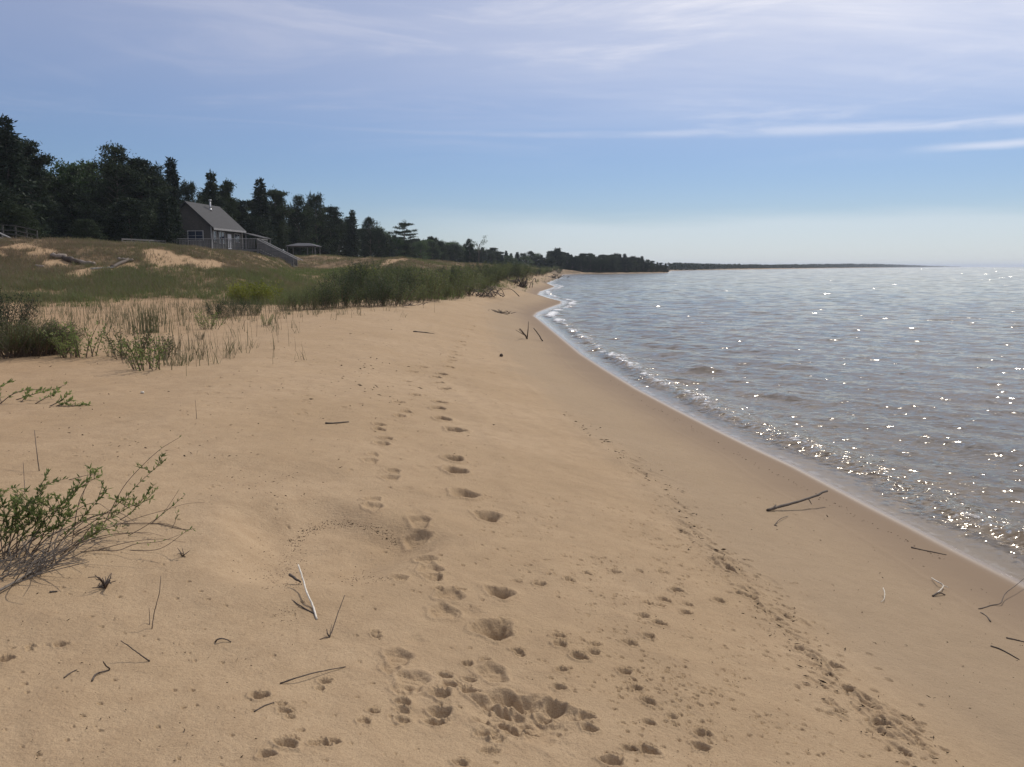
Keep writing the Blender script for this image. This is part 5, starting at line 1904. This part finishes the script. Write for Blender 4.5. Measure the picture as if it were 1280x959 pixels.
# timbers on the dune slope at left
for k, (pa_, pb_, r_, mt, lb) in enumerate([
        ((64, 322.5), (82, 323.5), 0.16, 'driftgrey', 'pale grey weathered timber end on the dune slope'),
        ((80, 325), (98, 331), 0.16, 'driftdark', 'dark timber slanting down the dune beside the pale one'),
        ((99, 330), (118, 332.5), 0.13, 'driftgrey', 'grey slatted timber in the middle of the pile on the dune'),
        ((115, 337.5), (142, 335.5), 0.09, 'palewood', 'long pale plank lowest in the timber pile on the dune'),
        ((140, 336), (160, 326.5), 0.11, 'driftdark', 'dark log slanting up at the right end of the timber pile'),
        ((148, 325.5), (166, 327), 0.10, 'driftgrey', 'grey log lying topmost at the right end of the timber pile'),
        ((44, 334), (54, 335), 0.09, 'driftgrey', 'short grey log low on the dune slope at left')]):
    a, b = gpt(*pa_), gpt(*pb_)
    a = a + np.array([0, 0, r_ * .8])
    b = b + np.array([0, 0, r_ * .8])
    if abs(b[1] - a[1]) > 6:
        b[1] = a[1] + 3 * np.sign(b[1] - a[1])
        b[2] = gz(b[0], b[1]) + r_ * .8
    mb = MB()
    path = [a * (1 - q / 6) + b * q / 6 + rng.normal(size=3) * r_ * .12 for q in range(7)]
    if mt == 'palewood':
        mb.beam(a, b, 0.28, 0.07)
    else:
        mb.tube(path, [r_ * random.uniform(.85, 1.1) for _ in path], 8)
    o = mb.build('plank' if mt == 'palewood' else 'log', M[mt], None, mt != 'palewood', a)
    o.location = tuple(a)
    tag(o, lb, 'timber')

# small pale shell or pebble
p = gpt(178, 492)
mb = MB()
mb.tube([p + np.array([-.02, 0, 0.002]), p + np.array([-.012, 0, .012]), p + np.array([.01, .004, .014]), p + np.array([.022, 0, 0.003])], [0.006, 0.018, 0.017, 0.005], 8)
o = mb.build('pebble', M['driftwhite'], None, True, p)
o.location = tuple(p)
tag(o, 'single white pebble on the sand below the leafy plants', 'pebble')

# ------------------------------------------------------------------ loose litter: bits of bark, leaf and reed (stuff)
g = np.random.default_rng(5)
pts = []


def scat(n, fu, fv, smin, smax):
    for k in range(n):
        u_, v_ = fu(), fv()
        if v_ < 378 or v_ > 962:
            continue
        p = gpt(u_, v_)
        if shore_s(p[0:1], p[1:2])[0] < 0.6:
            continue
        pts.append((p, g.uniform(smin, smax) * (1.0 if p[1] > 7 else 0.55)))


scat(380, lambda: g.uniform(0, 620), lambda: 400 + 180 * g.random() ** 1.3, 0.010, 0.030)
for k in range(170):
    v_ = g.uniform(425, 700)
    u_ = float(np.interp(v_, [425, 455, 500, 560, 640, 700], [690, 728, 800, 905, 1060, 1180])) + g.normal(0, 3)
    pts.append((gpt(u_, v_), g.uniform(0.008, 0.024)))
scat(110, lambda: g.normal(440, 70), lambda: g.normal(450, 30), 0.02, 0.055)
for k in range(330):
    v_ = g.uniform(515, 960)
    u_ = float(np.interp(v_, lv, lu)) + g.normal(0, 16 * (v_ / 800) ** 2)
    pts.append((gpt(u_, v_), g.uniform(0.012, 0.045) * (0.6 if v_ > 700 else 1)))
scat(460, lambda: g.normal(352, 20), lambda: g.normal(722, 32), 0.004, 0.014)
for k in range(330):
    a = g.uniform(0.1, 2.9)
    pts.append((gpt(430 - 65 * math.cos(a) + g.normal(0, 4), 690 - 34 * math.sin(a) + g.normal(0, 3)), g.uniform(0.004, 0.016)))
scat(140, lambda: g.normal(458, 25), lambda: g.normal(727, 6), 0.005, 0.018)
scat(160, lambda: g.uniform(0, 330), lambda: g.uniform(560, 958), 0.008, 0.026)
scat(110, lambda: g.uniform(1000, 1280), lambda: g.uniform(640, 900), 0.008, 0.03)
scat(260, lambda: g.normal(860, 110), lambda: g.uniform(640, 958), 0.005, 0.016)
scat(80, lambda: g.normal(340, 40), lambda: g.normal(610, 14), 0.01, 0.035)
pc = np.array([p for p, s_ in pts]) + [0, 0, 0.006]
ln = np.array([s_ for p, s_ in pts])
a = g.uniform(0, 6.28, len(pc))
d = np.stack([np.cos(a), np.sin(a), g.normal(0, 0.25, len(pc))], 1)
Vq, Fq = leaf_quads(pc, d, ln * g.uniform(0.8, 2.2, len(pc)), ln * g.uniform(0.2, 0.6, len(pc)))
# give every scrap thickness: a small four-sided sliver
mid = Vq.reshape(-1, 4, 3).mean(1)
top = mid + np.stack([np.zeros(len(mid)), np.zeros(len(mid)), np.maximum(0.003, ln * 0.16)], 1)
Vt = np.concatenate([Vq.reshape(-1, 4, 3), top[:, None, :]], 1)
i = np.arange(len(mid))[:, None] * 5
T = np.concatenate([i + np.array([[q, (q + 1) % 4, 4]]) for q in range(4)], 0)
o = link('beach_litter', mesh_np('beach_litter', Vt.reshape(-1, 3), T), M['litter'])
tag(o, 'scattered dark bits of bark, reed and leaf litter on the sand', 'litter', kind='stuff')

# ------------------------------------------------------------------ air
m, t = new_mat('lake_haze')
vol = t.n('ShaderNodeVolumePrincipled')
t.put(vol, 'Color', (0.80, 0.88, 1.0, 1))
t.put(vol, 'Density', 0.00016)
t.put(vol, 'Anisotropy', 0.2)
out(t, None, vol.outputs[0])
mb = MB()
mb.box((0, 0, 9.0), (31000, 31000, 34.0))
o = mb.build('haze', m)
tag(o, 'thin pale blue summer haze over the lake and shore', 'haze', kind='stuff')
